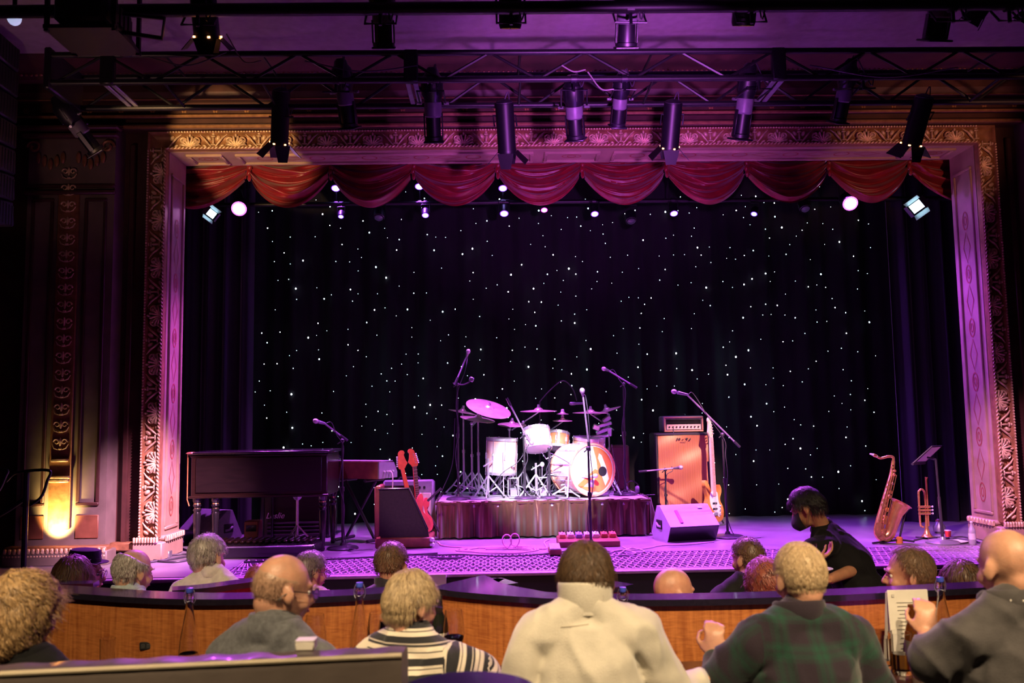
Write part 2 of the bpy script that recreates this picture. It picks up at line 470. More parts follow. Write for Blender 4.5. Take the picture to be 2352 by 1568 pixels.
def frieze(name, label, p0, along, across, outn, length):
    """p0 = inner start corner; along/across/outn unit vectors"""
    A, B, N = Vector(along), Vector(across), Vector(outn); p0 = Vector(p0)
    F4 = Matrix((A, B, N)).transposed().to_4x4(); F4.translation = p0
    n = max(1, round(length/.425)); step = length/n
    base = MB()
    prof = [(0,.05),(.012,.058),(.024,.05),(.028,.03),(.05,.014),(.09,.006),(.13,.012),(.15,.03),(.156,.052),(.166,.06),(FW,.05),(FW,-.02),(0,-.02)]
    vs = []
    for s in (0, length):
        mt = .0
        for t, h in prof:
            e = t if s else -t
            vs.append((s+e, t, h))
    k = len(prof); fs = [(i, (i+1)%k, k+(i+1)%k, k+i) for i in range(k)] + [tuple(range(k)), tuple(range(2*k-1,k-1,-1))]
    base.add(vs, fs).xf(F4)
    o = struct(base.build(name, M['goldp']), label)
    for i in range(n):
        c = link('palmette', PALM, o); Mx = F4 @ Matrix.Translation((step*(i+.5), 0, .002)) @ Matrix.Diagonal((step/.425, 1.0, 1.5, 1))
        c.matrix_world = Mx
    # bead row and twisted rope as one part each
    bead = MB(); nb = int(length/.026)
    for i in range(nb):
        s = length*(i+.5)/nb
        bead.ell((s, FW-.012, .058), (.011,.010,.011), 6, 4)
    bo = bead.xf(F4).build('bead_row', M['gold'], o); bo['kind'] = 'stuff'
    rope = MB(); nb = int(length/.034)
    for i in range(nb):
        s = length*(i+.5)/nb
        rope.ell((s, .013, .055), (.020,.008,.009), 6, 4, rot=(0,0,.6))
    ro = rope.xf(F4).build('rope_moulding', M['gold'], o); ro['kind'] = 'stuff'
    return o
frieze('trim_frieze_top', 'gilded leaf frieze over the stage opening', (XL, 7.97, ZT), (1,0,0), (0,0,1), (0,-1,0), XR-XL)
fl = frieze('trim_frieze_left', 'gilded leaf frieze up the left side of the stage opening', (XL, 7.97, 1.0), (0,0,1), (-1,0,0), (0,-1,0), ZT-1.0)
fr = frieze('trim_frieze_right', 'gilded leaf frieze up the right side of the stage opening', (XR, 7.97, 1.0), (0,0,1), (1,0,0), (0,-1,0), ZT-1.0)

# ---- entablature, swept in steps from the frieze out to the ceiling
def zy(py, Y): return at(1300, py, Y).z
prof = [(7.93, ZT+FW+.01), (7.93, zy(294,7.93)), (7.86, zy(290,7.86)), (7.84, zy(279,7.84)), (7.90, zy(277,7.90)), (7.90, zy(267,7.90)), (7.76, zy(264,7.76)), (7.74, zy(257,7.74)),
        (7.80, zy(254,7.80)), (7.80, zy(230,7.80)), (7.66, zy(222,7.66)), (7.64, zy(205,7.64)), (7.64, zy(185,7.64)), (7.50, zy(176,7.50)), (7.46, zy(160,7.46)), (7.46, zy(150,7.46)), (7.36, zy(146,7.36)), (7.34, zy(134,7.34)),
        (7.36, zy(128,7.36)), (7.26, zy(120,7.26)), (7.20, zy(116,7.20)), (7.10, zy(96,7.10)), (7.04, zy(90,7.04)), (7.04, ZC-.002), (8.05, ZC-.002), (8.05, ZT+FW+.01)]
ent = MB(); ent.prism(prof, -4.75, 6.6, axis='x')
en = struct(ent.build('trim_entablature', M['brown'], smooth=False), 'dark brown stepped cornice above the stage opening')
def gband(py, Y, r, nm='gilded_band'):
    MB().box((.9, Y, zy(py, Y)), (11.2, r*2, r*2.2), ch=r*.6).build(nm, M['goldp'], en)
gband(260, 7.74, .012); gband(284, 7.845, .014); gband(140, 7.335, .016); gband(118, 7.23, .007); gband(222, 7.655, .006)
bd = MB()
for i in range(260): bd.ell((-4.6+i*.043, 7.45, zy(165,7.45)), (.014,.014,.012), 6, 4)
o = bd.build('dentil_row', M['goldp'], en); o['kind'] = 'stuff'
# scrolls of the top cornice
sm = MB()
for sg in (1,):
    pts = [(.045*math.cos(a)*(1-a/9), 0, .045*math.sin(a)*(1-a/9)) for a in [k*.45 for k in range(14)]]
    sm.tube(pts, .010, 6); sm.ell((.07,0,-.01), (.016,.012,.035), 8, 6); sm.ell((0,0,0), .014, 8, 6)
SM = sm.mesh('cornice_scroll'); SM.materials.append(M['goldp'])
for i in range(56):
    c = link('cornice_scroll', SM, en); c.location = (-4.5+i*.19, 7.125, zy(104,7.14)); c.rotation_euler = (-.5,0,0)
bd = MB()
for i in range(400): bd.ell((-4.6+i*.028, 7.19, zy(115,7.19)), (.010,.010,.009), 6, 4)
for i in range(400): bd.ell((-4.6+i*.028, 7.06, zy(95,7.06)), (.010,.010,.009), 6, 4)
o = bd.build('bead_row', M['goldp'], en); o['kind'] = 'stuff'
rs = MB()
for a in range(6): rs.ell((.022*math.cos(a*PI/3), 0, .022*math.sin(a*PI/3)), (.012,.008,.012), 6, 4)
rs.ell((0,-.004,0), .010, 6, 4); RS = rs.mesh('rosette'); RS.materials.append(M['goldp'])
for i in range(38):
    c = link('rosette', RS, en); c.location = (-4.5+i*.285, 7.795, zy(246,7.795))

# ---- pilasters either side of the arch
def pilaster(sgn, xc, side):
    """xc: centre of the pilaster"""
    yf = 7.82; wd = .78
    o = struct(slab('trim_pilaster_'+side, xc-wd/2, xc+wd/2, yf, 8.03, 0.85, 4.72, M['taupe']), 'tall taupe pilaster with gilded centre strip on the '+side)
    for nm, a, b in (('outer_panel', -.345, -.145), ('inner_panel', .13, .33)):
        m_ = MB(); frame(m_, xc+a, xc+b, 1.30, 4.05, yf-.008, .03, .022); m_.build(nm+'_moulding', M['brown'], o)
        MB().box((xc+(a+b)/2, yf-.004, 1.12), (.20,.012,.20), ch=.004).build('copper_panel', mat('copper_paint', (.30,.12,.06), .5, .2, var=.3, vscale=10), o)
    MB().box((xc-.01, yf-.012, 2.6), (.19,.024,3.0), ch=.006).build('centre_strip', M['goldp'], o)
    # relief of the centre strip: candelabrum scrolls repeated upwards
    cs = MB()
    for sg in (1,-1):
        pts = [(sg*(.035+.028*math.cos(a)*(1-a/10)), 0, .028*math.sin(a)*(1-a/10)) for a in [k*.5 for k in range(13)]]
        cs.tube(pts, [.004+.004*(1-k/13) for k in range(13)], 6)
        cs.tube([(sg*.01,0,-.07), (sg*.05,-.004,-.055), (sg*.07,0,-.02)], [.003,.007,.003], 6)
    cs.ell((0,-.002,0), (.012,.010,.04), 8, 6); cs.ell((0,-.002,-.06), (.018,.008,.012), 8, 6)
    CS = cs.mesh('candelabrum_scroll'); CS.materials.append(M['gold'])
    for i in range(17):
        c = link('candelabrum_scroll', CS, o); c.location = (xc-.01, yf-.03, 1.86+i*.152)
    m_ = MB()
    for z, w_ in ((1.70,.15),(1.55,.19),(1.52,.17)): m_.box((xc-.01, yf-.035, z), (w_,.03,.03), ch=.008)
    m_.build('vase_moulding', M['gold'], o)
    MB().box((xc, yf-.03, .925), (wd+.1,.12,.075), ch=.012).build('base_moulding', M['goldp'], o)
    bd = MB()
    for i in range(22): bd.box((xc-.42+i*.04, yf-.096, .925), (.026,.02,.045), ch=.006)
    for i in range(34): bd.ell((xc-.43+i*.026, yf-.095, .882), (.013,.01,.010), 6, 4)
    q = bd.build('base_beading', M['gold'], o); q['kind'] = 'stuff'
    MB().box((xc, yf-.0, .86), (wd+.12,.2,.13), ch=.01).build('base_block', M['taupe'], o)
    # capital
    m_ = MB()
    for z, w_, d_ in ((4.10,.82,.05),(4.16,.80,.03),(4.62,.86,.08),(4.68,.90,.12)): m_.box((xc, yf-d_/2, z), (w_, d_, .04), ch=.012)
    m_.build('capital', M['brown'], o)
    vol = MB()
    for sg in (1,-1):
        pts = [(xc+sg*(.33+.06*math.cos(a)*(1-a/11)), yf-.03, 4.52+.06*math.sin(a)*(1-a/11)) for a in [k*.5 for k in range(15)]]
        vol.tube(pts, .013, 6)
        for q_ in range(5): vol.ell((xc+sg*(.07+.055*q_), yf-.03, 4.36+.03*abs(q_-2)), (.022,.016,.055), 8, 6)
    vol.build('capital_volute', M['goldp'], o)
    # brown recessed strip between pilaster and frieze
    MB().box((xc+sgn*(wd/2+.09), 7.985, 2.75), (.05,.03,3.7), ch=.008).build('strip_moulding', M['brown'], o)
    MB().box((xc+sgn*(wd/2+.11), 7.96, .925), (.24,.10,.075), ch=.012).build('inner_base_moulding', M['goldp'], o)
    return o
pilaster(1, -3.80, 'left')
pilaster(-1, 5.42, 'right')
struct(slab('wall_proscenium_base', -4.6, -3.0, 7.93, 8.03, 0, .86, M['taupe']))

# ---- curtains
sc_ = thing('star_curtain', 'black backdrop curtain covered in tiny white star lights', 'curtain', (0,10.6,ZS))
def bd_curt(u, v):
    x = -3.75+9.1*u; return (x, .05*math.sin(x*11)+.03*math.sin(x*27+1), v*4.4)
MB().grid(220, 3, bd_curt).build('cloth', M['blackcloth'], sc_, angle=80)
smat = mat('star_led', (1,1,1), .5, emit=(.80,.93,1.0), estr=9.0, var=.05)
smat2 = mat('star_led_cool', (1,1,1), .5, emit=(.55,.90,1.0), estr=6.0, var=.05)
SD = []
for mm in (smat, smat2):
    me = MB().ell((0,0,0), 1.0, 6, 4).mesh('star_light'); me.materials.append(mm); SD.append(me)
rnd = random.Random(11); pts = []
while len(pts) < 640:
    px, py = rnd.uniform(552, 2015), rnd.uniform(400, 1190)
    if all((px-a)**2 + (py-b)**2 > 19**2 for a, b, _ in pts):
        pts.append((px, py, .0028+.0062*rnd.random()**2.6))
pts.sort(key=lambda t: -t[2])
rest = MB()
for i, (px, py, r) in enumerate(pts):
    p = at(px, py, 10.5) - Vector((0,10.6,ZS))
    if i < 300:
        c = link('star_light', SD[rnd.random() < .4], sc_, p); c.scale = (r,r*.7,r*1.25)
    else: rest.ell(p, (r,r*.7,r*1.2), 6, 4)
o = rest.build('faint_star_lights', smat2, sc_); o['kind'] = 'stuff'
def leg(name, label, x0, x1, y):
    o = thing(name, label, 'curtain', ((x0+x1)/2, y, ZS))
    w_ = x1-x0
    MB().grid(90, 3, lambda u, v: ((u-.5)*w_, .06*math.sin(u*w_*30)+.02*math.sin(u*w_*71), v*4.4)).build('cloth', mat('navy_velour', (.005,.004,.014), .85, sheen=.3, var=.3, vscale=9), o, angle=80)
leg('stage_leg_curtain', 'dark side curtain hanging in folds at the left wing', -3.75, -2.68, 9.75)
leg('stage_leg_curtain', 'dark side curtain hanging in folds at the right wing', 4.55, 5.35, 9.75)
# red swagged valance
va = thing('valance', 'red velvet swagged valance under the arch', 'curtain', (0.8, 8.62, ZT))
xs = [at(px, 400, 8.62).x for px in (332, 570, 758, 948, 1142, 1337, 1531, 1716, 1906, 2092, 2278)]
for i in range(len(xs)-1):
    x0, x1 = xs[i], xs[i+1]; hw = (x1-x0)/2; xc = (x0+x1)/2
    ztop = .16; ph = random.uniform(0, 6); nf = random.choice((5,6,6,7))
    def sw(u, v, xc=xc, hw=hw, ph=ph, nf=nf):
        a = u*2-1; e = abs(a)
        drop = v*(.26 + .30*(1-e**1.9)) + .0
        pinch = 1 - .07*v*(e**3)
        fold = math.sin(v*PI*2*nf*.5 + ph + .7*math.sin(a*2.3+ph) + 1.0*a*a)
        fold2 = math.sin(v*PI*2*nf*1.13 + ph*2 + a*1.5)
        dep = (.062*(fold**3 if fold>0 else fold*.6) + .022*fold2)*(1-.35*e**4)
        z = ztop - drop - .012*fold*(1-e*e)
        return (xc-.8 + a*hw*pinch, -dep - .05*(1-e*e)*v + .03*e**6, z)
    MB().grid(44, 64, sw).build('swag', M['red'], va, angle=80)
    kn = MB()
    for q in range(4): kn.ell((x1-.8+.008*(q%2), .02, .10-q*.055), (.030-.003*q,.022,.040), 8, 6)
    kn.build('gather', M['red'], va)
MB().box((0,-.09,.17), (7.7,.19,.03)).build('header_board', M['blackpaint'], va)
# house-left staircase wall and handrails
rl = thing('handrail', 'black metal handrail curving down beside the pilaster', 'handrail', at(66, 1290, 7.2))
def rp(px, py): return at(px, py, 7.2) - at(66, 1290, 7.2)
m_ = MB(); m_.tube([rp(62,1085), Vector((rp(62,1085).x,0,.45-rl.location.z))], .022, 8); m_.build('post', M['blackmetal'], rl)
m_ = MB(); m_.tube(bez([rp(14,1105), rp(40,1085), rp(112,1080), rp(108,1105), rp(95,1140), rp(70,1160)], 30), .012, 8); m_.build('top_rail', M['blackmetal'], rl)
m_ = MB(); m_.tube([rp(-40,1205), rp(20,1170), rp(62,1142)], .02, 8); m_.build('lower_rail', M['blackmetal'], rl)
rl2 = thing('handrail', 'black rail end at the far left edge of the photo', 'handrail', at(-10, 1290, 7.0))
def rp2(px, py): return at(px, py, 7.0) - at(-10, 1290, 7.0)
m_ = MB(); m_.tube(bez([rp2(-60,1078), rp2(12,1078), rp2(12,1095), rp2(-5,1130), rp2(-30,1160)], 20), .012, 8); m_.build('top_rail', M['blackmetal'], rl2)
m_ = MB(); m_.tube([rp2(-30,1090), Vector((rp2(-30,1090).x,0,.45-rl2.location.z))], .02, 8); m_.build('post', M['blackmetal'], rl2)
struct(slab('floor_side_steps', -7, -4.4, 6.6, 8.03, 0, .45, M['blackpaint']))
# ================================================================== RIGGING
TRA, TRB, TRC, TRD = (6.0, 4.60), (6.0, 4.40), (6.45, 4.62), (6.45, 4.38)
tr = thing('lighting_truss', 'black box truss spanning the room above the audience', 'truss', (1.2, 6.2, 4.5))
to = Vector((1.2, 6.2, 4.5))
def tv(x, yz): return Vector((x, yz[0], yz[1])) - to
for yz in (TRA, TRB, TRC, TRD):
    MB().tube([tv(-3.1, yz), tv(5.6, yz)], .022, 10).build('chord', M['blackmetal'], tr)
x = -3.05; up = True
while x < 5.5:
    for lo, hi in ((TRB, TRA), (TRD, TRC)):
        a, b = (lo, hi) if up else (hi, lo)
        MB().tube([tv(x, a), tv(x+.34, b)], .011, 6).build('brace', M['blackmetal'], tr)
    x += .34; up = not up
for px in (375, 600, 1195, 1500, 1995, 2300):
    xx = at(px, 150, 6.0).x
    MB().tube([tv(xx, TRB), tv(xx, TRD)], .010, 6).build('cross_tube', M['blackmetal'], tr)
    MB().tube([tv(xx, TRA), tv(xx, TRC)], .010, 6).build('cross_tube', M['blackmetal'], tr)
bar = mat('bare_steel_plate', (.35,.33,.38), .4, .5, var=.2, vscale=20)
for px in (240, 936, 1780):
    for d in (0, 17):
        xx = at(px+d, 150, 6.0).x
        MB().box(((tv(xx, TRB)+tv(xx, TRD))/2), (.035,.46,.012), ch=.003).build('splice_plate', bar, tr)
    xx = at(px+8, 150, 6.0).x
    MB().box(tv(xx, (6.0, 4.5)), (.10,.05,.24), ch=.008).build('splice_frame', M['blackmetal'], tr)
for px in (-3.1,):
    MB().box(tv(px, (6.22, 4.5)), (.05,.5,.30), ch=.01).build('end_frame', M['blackmetal'], tr)
# loose cables lying along the truss
for i, (pa, pb, sag) in enumerate((((520,78),(600,140),.10), ((700,140),(960,150),.06), ((1290,150),(1345,160),.03), ((1350,165),(1410,205),.06), ((340,130),(520,120),.08), ((1860,150),(2200,155),.08))):
    a, b = at(*pa, 5.95), at(*pb, 5.95)
    mid = (a+b)/2 - Vector((0,0,sag))
    o = MB().tube(bez([a, mid, b], 16), .005, 5).build('truss_cable', mat('grey_lead', (.30,.28,.26), .5, var=.1) if i in (0,2,3) else M['cable'])
    tag(o, ['pale cable drooping beside the left lamp', 'black cable along the truss left of centre', 'short pale cable above the white-capped lamp', 'pale cable looping between the two bright lamps', 'black cable sagging at the left end of the truss', 'black cable sagging at the right end of the truss'][i], 'cable')
# forward pipe across the top of the view
pipe = MB().tube([(-4.5, 4.55, 4.20), (5.2, 4.55, 4.235)], .035, 12).build('rigging_pipe', M['blackmetal'])
tag(pipe, 'black lighting pipe along the top edge of the photo', 'pipe')

warm_em = mat('hot_lamp_glow', (1,.5,.2), .5, emit=(1.0,.32,.08), estr=14, var=.05)
fixdark = mat('fixture_black', (.006,.005,.009), .42, .0, var=.3, vscale=25)
fixgrey = mat('fixture_label', (.16,.14,.18), .45, var=.15, vscale=25)
def axis_xf(p0, d):
    q = Vector((0,0,1)).rotation_difference(d); m = q.to_matrix().to_4x4(); m.translation = p0; return m
def fixture(kind, label, pt, pb, Y, dY, wpx, pipe_yz, glow=False, group=None, cap=None):
    """a stage lantern hanging nose down; pt/pb photo pixels of its tail and nose"""
    p0, p1 = at(*pt, Y), at(*pb, Y+dY); d = p1-p0; L = d.length; d.normalize()
    R = wpx/2*Y/FPX
    root = thing('stage_lantern', label, 'stage light', (p0.x, pipe_yz[0], pipe_yz[1]-.02), 0, group)
    off = Matrix.Translation(p0-root.location) @ axis_xf(Vector((0,0,0)), d)
    def B(mb, n, m): return mb.xf(off).build(n, m, root)
    if kind == 'par':
        B(MB().lathe([(R*.3,-.015),(R*.85,0),(R,.02),(R,L*.80),(R*1.04,L*.81),(R*1.04,L*.86),(R*.9,L*.86),(R*.86,L*.80),(R*.2,L*.78)], n=20), 'housing', fixdark)
        B(MB().lathe([(R*.5,-.004),(R*.92,.008),(R*.9,.02)], n=20), 'tail_ring', M['steel'])
        for k in range(4):
            a = k*PI/2; A = Vector((math.cos(a), math.sin(a), 0)); T = Vector((-math.sin(a), math.cos(a), 0)); Z = Vector((0,0,1))
            ln = L*.26; op = .75 if k % 2 == 0 else .18
            b0 = A*R*.98 + Z*L*.855; dirv = (Z*math.cos(op)+A*math.sin(op))*ln; nn = (A*math.cos(op)-Z*math.sin(op))*.004
            w0, w1 = R*.9, R*.55 if k % 2 else R*1.1
            vs = [b0-T*w0, b0+T*w0, b0+dirv+T*w1, b0+dirv-T*w1]
            m_ = MB().add([v for v in vs]+[v+nn for v in vs], [(0,1,2,3),(7,6,5,4),(0,4,5,1),(1,5,6,2),(2,6,7,3),(3,7,4,0)])
            B(m_, 'barn_door', fixdark)
        if glow:
            B(MB().lathe([(R*.80,L*.79),(.001,L*.80)], n=16), 'lens', warm_em)
            for k in range(5):
                a = k*1.257; B(MB().box((R*1.045*math.cos(a), R*1.045*math.sin(a), L*.835), (.012,.012,.009)), 'vent_glow', warm_em)
    elif kind == 'can':
        B(MB().lathe([(R*.4,-.02),(R*.9,0),(R,.03),(R,L*.92),(R*.9,L),(R*.8,L),(R*.78,L*.9),(R*.1,L*.88)], n=24), 'housing', fixdark)
        if glow:
            B(MB().lathe([(R*.76,L*.955),(.001,L*.96)], n=16), 'lens', warm_em)
            B(MB().box((0,0,L*.975), (R*.16,R*1.6,.012)), 'lens_bar', fixdark)
    else:
        B(MB().lathe([(R*.35,-.05*1),(R*.62,-.03),(R*.70,0),(R*.98,L*.05),(R*1.02,L*.16),(R*1.0,L*.30),(R*.82,L*.36),(R*.78,L*.46)], n=20), 'reflector_housing', fixdark)
        B(MB().lathe([(R*.80,L*.40),(R*.84,L*.42),(R*.84,L*.60),(R*.66,L*.63)], n=20), 'shutter_barrel', fixgrey)
        B(MB().lathe([(R*.68,L*.58),(R*.70,L*.60),(R*.70,L*.90),(R*.9,L*.91),(R*.9,L*.96),(R*.6,L*.96),(R*.55,L*.85),(R*.1,L*.84)], n=20), 'lens_tube', fixdark)
        for sx in (1,-1):
            B(MB().box((sx*R*.86, 0, L*.74), (R*.12,R*.5,L*.36), ch=.003), 'side_rail', fixdark)
            B(MB().cyl((sx*R*1.05,0,L*.42), (sx*R*1.55,0,L*.42), R*.14, n=8), 'knob', M['steel'])
        B(MB().box((0,0,L*.985), (R*1.9,R*1.9,.012), ch=.004), 'gel_frame', fixdark)
        for k in range(2):
            B(MB().cyl((R*(-.25+.5*k), -R*.9, L*.30), (R*(-.25+.5*k), -R*1.08, L*.32), R*.12, n=8), 'shutter_handle', M['steel'])
        for k in range(6):
            a = k*PI/3; B(MB().box((R*1.0*math.cos(a), R*1.0*math.sin(a), L*.2), (R*.1,R*.1,L*.2), rot=(0,0,a)), 'cooling_fin', fixdark)
        if cap: B(MB().lathe([(.001,-.058),(R*.45,-.055),(R*.55,-.045),(R*.5,-.03)], n=16), 'lamp_cap', cap)
    # yoke and hook clamp in world directions
    mid = p0 + d*L*(.42) - root.location
    top = Vector((0, 0, 0)) - Vector((0,0,.05))
    sx = Vector((R*1.22, 0, 0))
    MB().tube([mid-sx, top-sx+Vector((0,0,-.01)), top+sx+Vector((0,0,-.01)), mid+sx], .007, 6).build('yoke', fixdark, root)
    m_ = MB().tube([top+Vector((0,0,-.02)), Vector((0,0,-.005))], .010, 6); m_.lathe([(.030,-.02),(.030,.02)], (0,0,.02), 12, axis=(1,0,0)); m_.build('clamp', fixdark, root)
    m_ = MB().tube(bez([p0-root.location, p0-root.location+Vector((.03,-.03,.06)), Vector((.05,-.01,-.04)), Vector((.08,0,.03))], 14), .0045, 5); m_.build('power_lead', M['cable'], root)
    return root
RB = (6.45, 4.38); FB = (6.0, 4.40); PP = (4.55, 4.21)
whitecap = mat('pale_lamp_cap', (.80,.76,.62), .45, var=.1, vscale=20)
fixture('par', 'black barn-door lamp over the left end of the gilded frieze', (646,205), (641,352), 6.4, .22, 42, RB, True, 'lamps hung from the truss')
fixture('ell', 'black spotlight hung right of the left barn-door lamp', (783,150), (803,296), 6.2, .20, 48, FB, False, 'lamps hung from the truss')
fixture('ell', 'black spotlight above the third swag of the red valance', (992,170), (997,328), 6.2, .20, 50, FB, False, 'lamps hung from the truss')
fixture('par', 'black barn-door lamp hung nearest the middle of the truss', (1158,232), (1166,368), 6.4, .22, 44, RB, False, 'lamps hung from the truss')
fixture('ell', 'spotlight with round white tail cap and dangling leads', (1315,190), (1323,322), 6.1, .20, 50, FB, False, 'lamps hung from the truss', whitecap)
fixture('ell', 'spotlight with bright ring tail right of the white-capped one', (1429,180), (1418,292), 6.1, .20, 42, FB, False, 'lamps hung from the truss', M['steel'])
fixture('par', 'black barn-door lamp right of the ring-tailed spotlight', (1547,232), (1536,358), 6.4, .22, 44, RB, True, 'lamps hung from the truss')
fixture('ell', 'black spotlight beside the slanting steel plates at right', (1722,160), (1699,322), 6.2, .20, 48, FB, False, 'lamps hung from the truss')
fixture('ell', 'purple lit spotlight hung second from the right', (1953,150), (1924,283), 6.2, .20, 44, FB, False, 'lamps hung from the truss')
fixture('par', 'rightmost barn-door lamp tilted left with a pale tail ring', (2124,220), (2088,352), 6.4, .22, 46, RB, True, 'lamps hung from the truss')
fixture('ell', 'spotlight tilted far right in the dark at the left end', (135,235), (225,352), 6.3, .20, 46, (6.45,4.40), False, 'lamps hung from the truss')
fixture('par', 'barn-door lamp with glowing vents at top left of centre', (463,-40), (478,108), 4.6, .15, 62, PP, True, 'lamps hung from the forward pipe')
fixture('ell', 'black spotlight hung third along the forward pipe', (876,-40), (882,112), 4.6, .15, 60, PP, False, 'lamps hung from the forward pipe')
fixture('can', 'plain can lamp glowing orange at the top middle', (1172,-50), (1172,66), 4.6, .10, 56, PP, True, 'lamps hung from the forward pipe')
fixture('ell', 'black spotlight on the forward pipe right of the middle can', (1443,-40), (1438,112), 4.6, .15, 60, PP, False, 'lamps hung from the forward pipe')
fixture('can', 'can lamp glowing orange at the top right of centre', (1716,-50), (1707,60), 4.6, .10, 58, PP, True, 'lamps hung from the forward pipe')
fixture('ell', 'black spotlight on the forward pipe towards the right end', (2172,-50), (2146,95), 4.6, .15, 66, PP, False, 'lamps hung from the forward pipe')
fixture('par', 'purple tinted barn-door lamp pointing left at the top right corner', (2300,-45), (2232,48), 4.6, .15, 42, PP, False, 'lamps hung from the forward pipe')
fixture('par', 'barn-door lamp cut off by the right edge of the photo', (2420,-40), (2362,48), 4.6, .15, 46, PP, False, 'lamps hung from the forward pipe')
# round white globe lamp
gp = at(33, 42, 4.6)
gl = thing('globe_lamp', 'round white lamp hanging in the top left corner', 'lamp', gp+Vector((0,0,.12)))
MB().ell((0,0,-.12), (.036,.036,.04), 16, 10).build('globe', mat('globe_glass', (.7,.7,.8), .3, emit=(.6,.65,1.0), estr=.35, var=.05), gl)
MB().tube([(0,0,-.08), (0,0,.0)], .012, 8).build('stem', M['blackmetal'], gl)
MB().lathe([(.02,-.09),(.024,-.07),(.012,-.06)], n=12).build('collar', M['blackmetal'], gl)
# projector in a cradle
pc = at(207, 45, 4.4)
pr = thing('projector', 'big black projector hanging at the top left', 'projector', pc)
MB().box((0,.05,.02), (.26,.36,.17), ch=.02).build('case', M['blackpaint'], pr)
MB().lathe([(.055,0),(.06,.03),(.055,.08),(.04,.08),(.038,.05),(.001,.05)], (.05,.25,-.01), 20, axis=(0,1,0)).build('lens', M['blackmetal'], pr)
m_ = MB()
for sx in (-.17,.17):
    for sy in (-.1,.2): m_.box((sx,sy,.10), (.02,.02,.42))
m_.box((0,.05,-.09), (.36,.34,.02)); m_.build('cradle', M['blackmetal'], pr)
m_ = MB(); a = Vector((.17,.0,.0))
m_.tube([Vector((.17,.0,.03)), at(378,42,4.4)-pc, at(372,88,4.4)-pc, Vector((.17,.0,-.07))], .012, 6); m_.build('side_bracket', M['blackmetal'], pr)
for i in range(5): MB().box((.152, -.08+.05*i, .02), (.008,.03,.10)).build('vent_slat', M['blackmetal'], pr)
# line of loudspeakers at the far left
la = thing('line_array', 'tall dark hanging loudspeaker column at the far left edge', 'loudspeaker', at(-18, 300, 6.6))
for i in range(7):
    MB().box((0,0,.62-i*.21), (.22,.30,.195), rot=(.03*i-.05,0,0), ch=.012).build('cabinet', M['blackpaint'], la)
    g_ = MB()
    for q in range(7): g_.box((.112, -.12+q*.04, .62-i*.21), (.006,.02,.16), ch=.002)
    g_.build('grille', M['steel'] if False else M['blackmetal'], la)

# ---- lamps inside the stage
bat = thing('stage_batten', 'pipe behind the valance carrying the small stage lamps', 'pipe', (.8, 9.55, 4.42))
MB().tube([(-4.3,0,0), (4.4,0,0)], .024, 10).build('pipe', M['blackmetal'], bat)
for hx in (-3.5,-1.2,1.2,3.5): MB().tube([(hx,0,0),(hx,0,.83)], .008, 6).build('hanger', M['blackmetal'], bat)
def led(label, px, py, rpx, col, estr, Y=9.5, aim=None, light=None, tilt=(0,-.55,-.84)):
    c = at(px, py, Y); d = Vector(tilt).normalized(); R = rpx*Y/FPX
    o = thing('stage_par_lamp', label, 'stage light', (c.x, c.y, 4.40), 0, 'small lamps behind the valance')
    off = Matrix.Translation(c-o.location) @ axis_xf(Vector((0,0,0)), d)
    MB().lathe([(R*.5,-R*2.6),(R*.95,-R*2.3),(R*1.12,-R*1.8),(R*1.12,0),(R*1.0,.004),(R*1.0,-.01)], n=18).xf(off).build('can', fixdark, o)
    m = mat('lens_%s' % ('%02d%02d%02d_%d' % (*[int(v*99) for v in col], int(estr*10))), (.02,.02,.02), .3, emit=col, estr=estr, var=.02)
    lo_ = MB().lathe([(R*.80,R*.10),(R*.6,R*.22),(R*.35,R*.32),(.001,R*.36)], n=18).xf(off).build('lens', m, o)
    if estr > 1: MB().lathe([(R*1.08,-.002),(R*1.0,R*.06),(R*.80,R*.11)], n=18).xf(off).build('lens_rim', mat('lens_rim_%02d%02d%02d' % tuple(int(v*99) for v in col), (.02,.02,.02), .3, emit=(col[0]**2.2*.8,col[1]**3.2,col[2]), estr=estr*.22, var=.02), lo_)  # rim made to emit, a painted glow round the lens
    cc = c-o.location - d*R*1.2
    MB().tube([cc+Vector((R*1.25,0,0)), cc+Vector((R*1.25,.0,R*2.4)), cc+Vector((-R*1.25,0,R*2.4)), cc-Vector((R*1.25,0,0))], .006, 6).build('yoke', fixdark, o)
    MB().tube([cc+Vector((0,0,R*2.4)), Vector((0,9.55-c.y,0.02))], .008, 6).build('drop_pipe', fixdark, o)
    MB().lathe([(.034,-.02),(.034,.02)], (0,9.55-c.y,.02), 12, axis=(1,0,0)).build('clamp', fixdark, o)
    if light:
        s_ = spot('par_beam', c+d*(R*.6), aim, light[0], light[1], light[2], .6, .04)
    return o
LV = (.40,.30,1.0)
led('bright violet lamp under the second swag from left', 771, 432, 10, LV, 14, aim=(-.9,8.6,.8), light=(45, PUR, 60))
led('bright violet lamp under the third swag', 963, 428, 10, LV, 14, aim=(-.2,9.2,.8), light=(45, PUR, 60))
led('violet lamp half hidden by the fourth swag', 1155, 432, 10, LV, 14)
led('dim tilted lamp below the second violet lamp row at left', 783, 497, 7, (.45,.30,.9), 1.6)
led('violet lamp hanging just right of the third swag', 977, 494, 8, LV, 6)
led('brightest violet lamp of the lower row at centre', 1158, 490, 10, LV, 14, aim=(.7,9.3,1.2), light=(60, PUR, 60))
led('small crescent of a pink lamp under the centre swag', 1250, 482, 8, (1.0,.25,.75), 6)
led('violet lamp right of the pink crescent lamp', 1366, 491, 9, LV, 10, aim=(1.6,8.9,.8), light=(50, PUR, 60))
led('violet lamp above the bass amplifier', 1548, 490, 9, LV, 12, aim=(2.4,8.9,.8), light=(60, PUR, 60))
